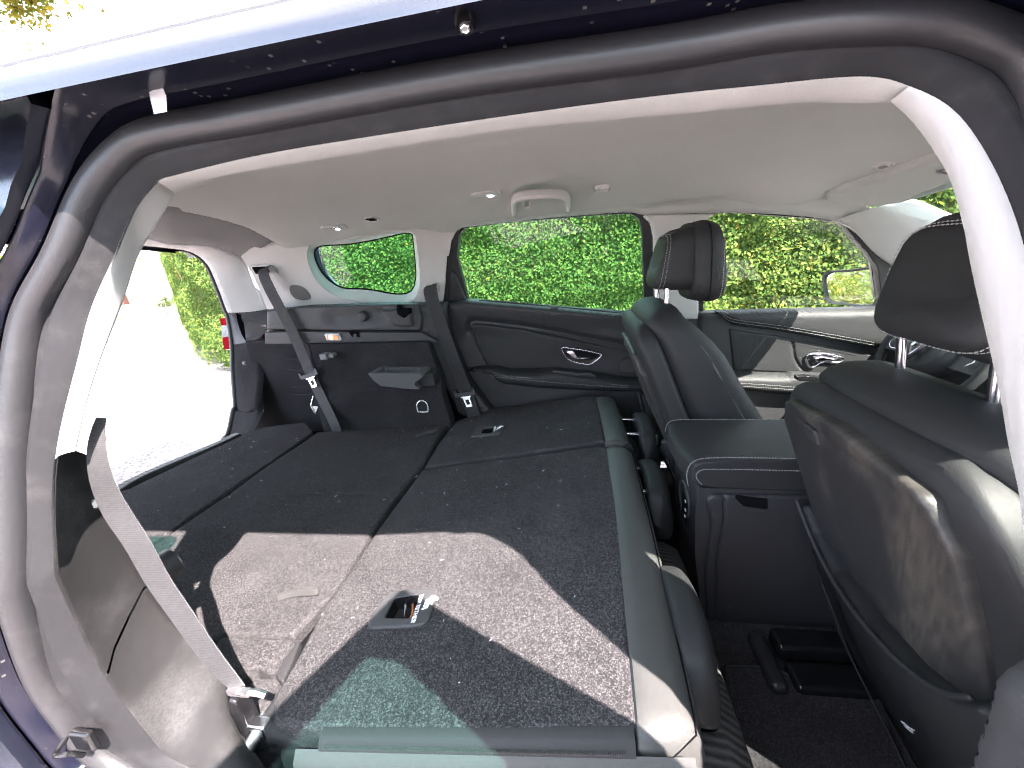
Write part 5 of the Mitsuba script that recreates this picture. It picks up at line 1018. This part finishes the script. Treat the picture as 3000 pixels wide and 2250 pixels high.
mq = np.asarray(rnd(matp, .010).buffer(-.006).exterior.coords); add(km + '__edging', tube(even(np.c_[mq, np.full(len(mq), .284)], 200)[:-1], .0035, 6, True), 'belt_black', smooth=True)
r0 = [(.431, -.17, .33), (.591, -.166, .33), (.583, -.204, .33), (.43, -.215, .33)]
rq = np.array(r0); ra = rq.mean(0)
kr = add('car__seat_rail', [rbox((rq[:, 0].min(), rq[:, 1].min() - .01, .285), (.86, rq[:, 1].max(), .33), .012)], 'gloss_black', smooth=50, label='glossy black cover of the front seat rail')
add('car__seat_rail__lower_step', rbox((rq[:, 0].min() + .01, rq[:, 1].min() - .085, .27), (.86, rq[:, 1].min() - .014, .30), .012), 'gloss_black', smooth=50)
add('car__seat_rail__rubber_end', rbox((rq[:, 0].min() - .045, rq[:, 1].min() - .09, .27), (rq[:, 0].min() - .006, rq[:, 1].max() + .01, .305), .014), 'rubber', smooth=50)
# straps and airbag tag on the near front seat
s0 = [(.49, -.247, .55), (.513, -.264, .485), (.536, -.274, .418), (.555, -.311, .364), (.579, -.387, .296), (.586, -.421, .277)]
webbing(np.array(s0) + [[-.01, 0, 0]], .030, [(0, 1, .3), (0, 1, .3)], 'belt_black', ks + '__strap', n=40)
tg0 = np.array([(.523, -.444, .432), (.507, -.474, .48), (.511, -.486, .468), (.526, -.469, .425), (.533, -.439, .405)])
tc = tg0.mean(0)
def tagfn(u, v, w): return tc + u[:, None] * (tg0[2] - tg0[0]) / np.linalg.norm(tg0[2] - tg0[0]) + v[:, None] * (tg0[1] - tg0[4]) / np.linalg.norm(tg0[1] - tg0[4]) - np.array([1., 0, 0]) * (np.asarray(w)[:, None] if np.ndim(w) else w)
tg_parts = [Point(-.022, .006).buffer(.0055), LineString([(-.016, .008), (.0, .004), (.016, .008)]).buffer(.0045), LineString([(-.012, -.004), (.02, -.004)]).buffer(.002), LineString([(-.006, -.010), (.024, -.010)]).buffer(.002), Point(.022, .012).buffer(.003)]
add(ks + '__airbag_label', [panel(q, tagfn, t=.0004, r=0, res=.01, skirt=0) for q in tg_parts], 'print', smooth=False, label='white pictogram printed low on the seat')

# ---- the open near rear door (its frame and glass throw shade and green light into the car) -------------------------
H = np.array([.2955, -.827]); du = np.array([-.46, -.888]); du /= np.linalg.norm(du); dn_ = np.array([-du[1], du[0]])
def door(u, v, w):
    lean = -.30 * np.clip(np.asarray(v) - .95, 0, 1)
    return S3(H[0] + du[0] * u + dn_[0] * (lean + w), H[1] + du[1] * u + dn_[1] * (lean + w), v)
dfull = rnd([(-.02, .40), (.92, .40), (1.02, .62), (1.08, .95), (.98, 1.16), (.86, 1.33), (.76, 1.375), (.45, 1.41), (.14, 1.428), (.118, 1.347), (.076, 1.16), (.044, 1.016)], .008)
dglass = rnd([(.18, 1.03), (.88, 1.05), (.82, 1.25), (.72, 1.325), (.45, 1.362), (.27, 1.386), (.232, 1.335), (.21, 1.22), (.197, 1.14)], .02)
add('car__open_door', panel(dfull.difference(dglass), door, t=.03, r=.008, res=.08, skirt=.002, steps=2), 'paint', smooth=30, label='open near rear door, swung out beside the camera')
add('car__open_door__glass', panel(dglass.buffer(.008), lambda u, v, w: door(u, v, w + .01), t=0, r=0, res=.1, skirt=0), 'privacy_glass', smooth=False)
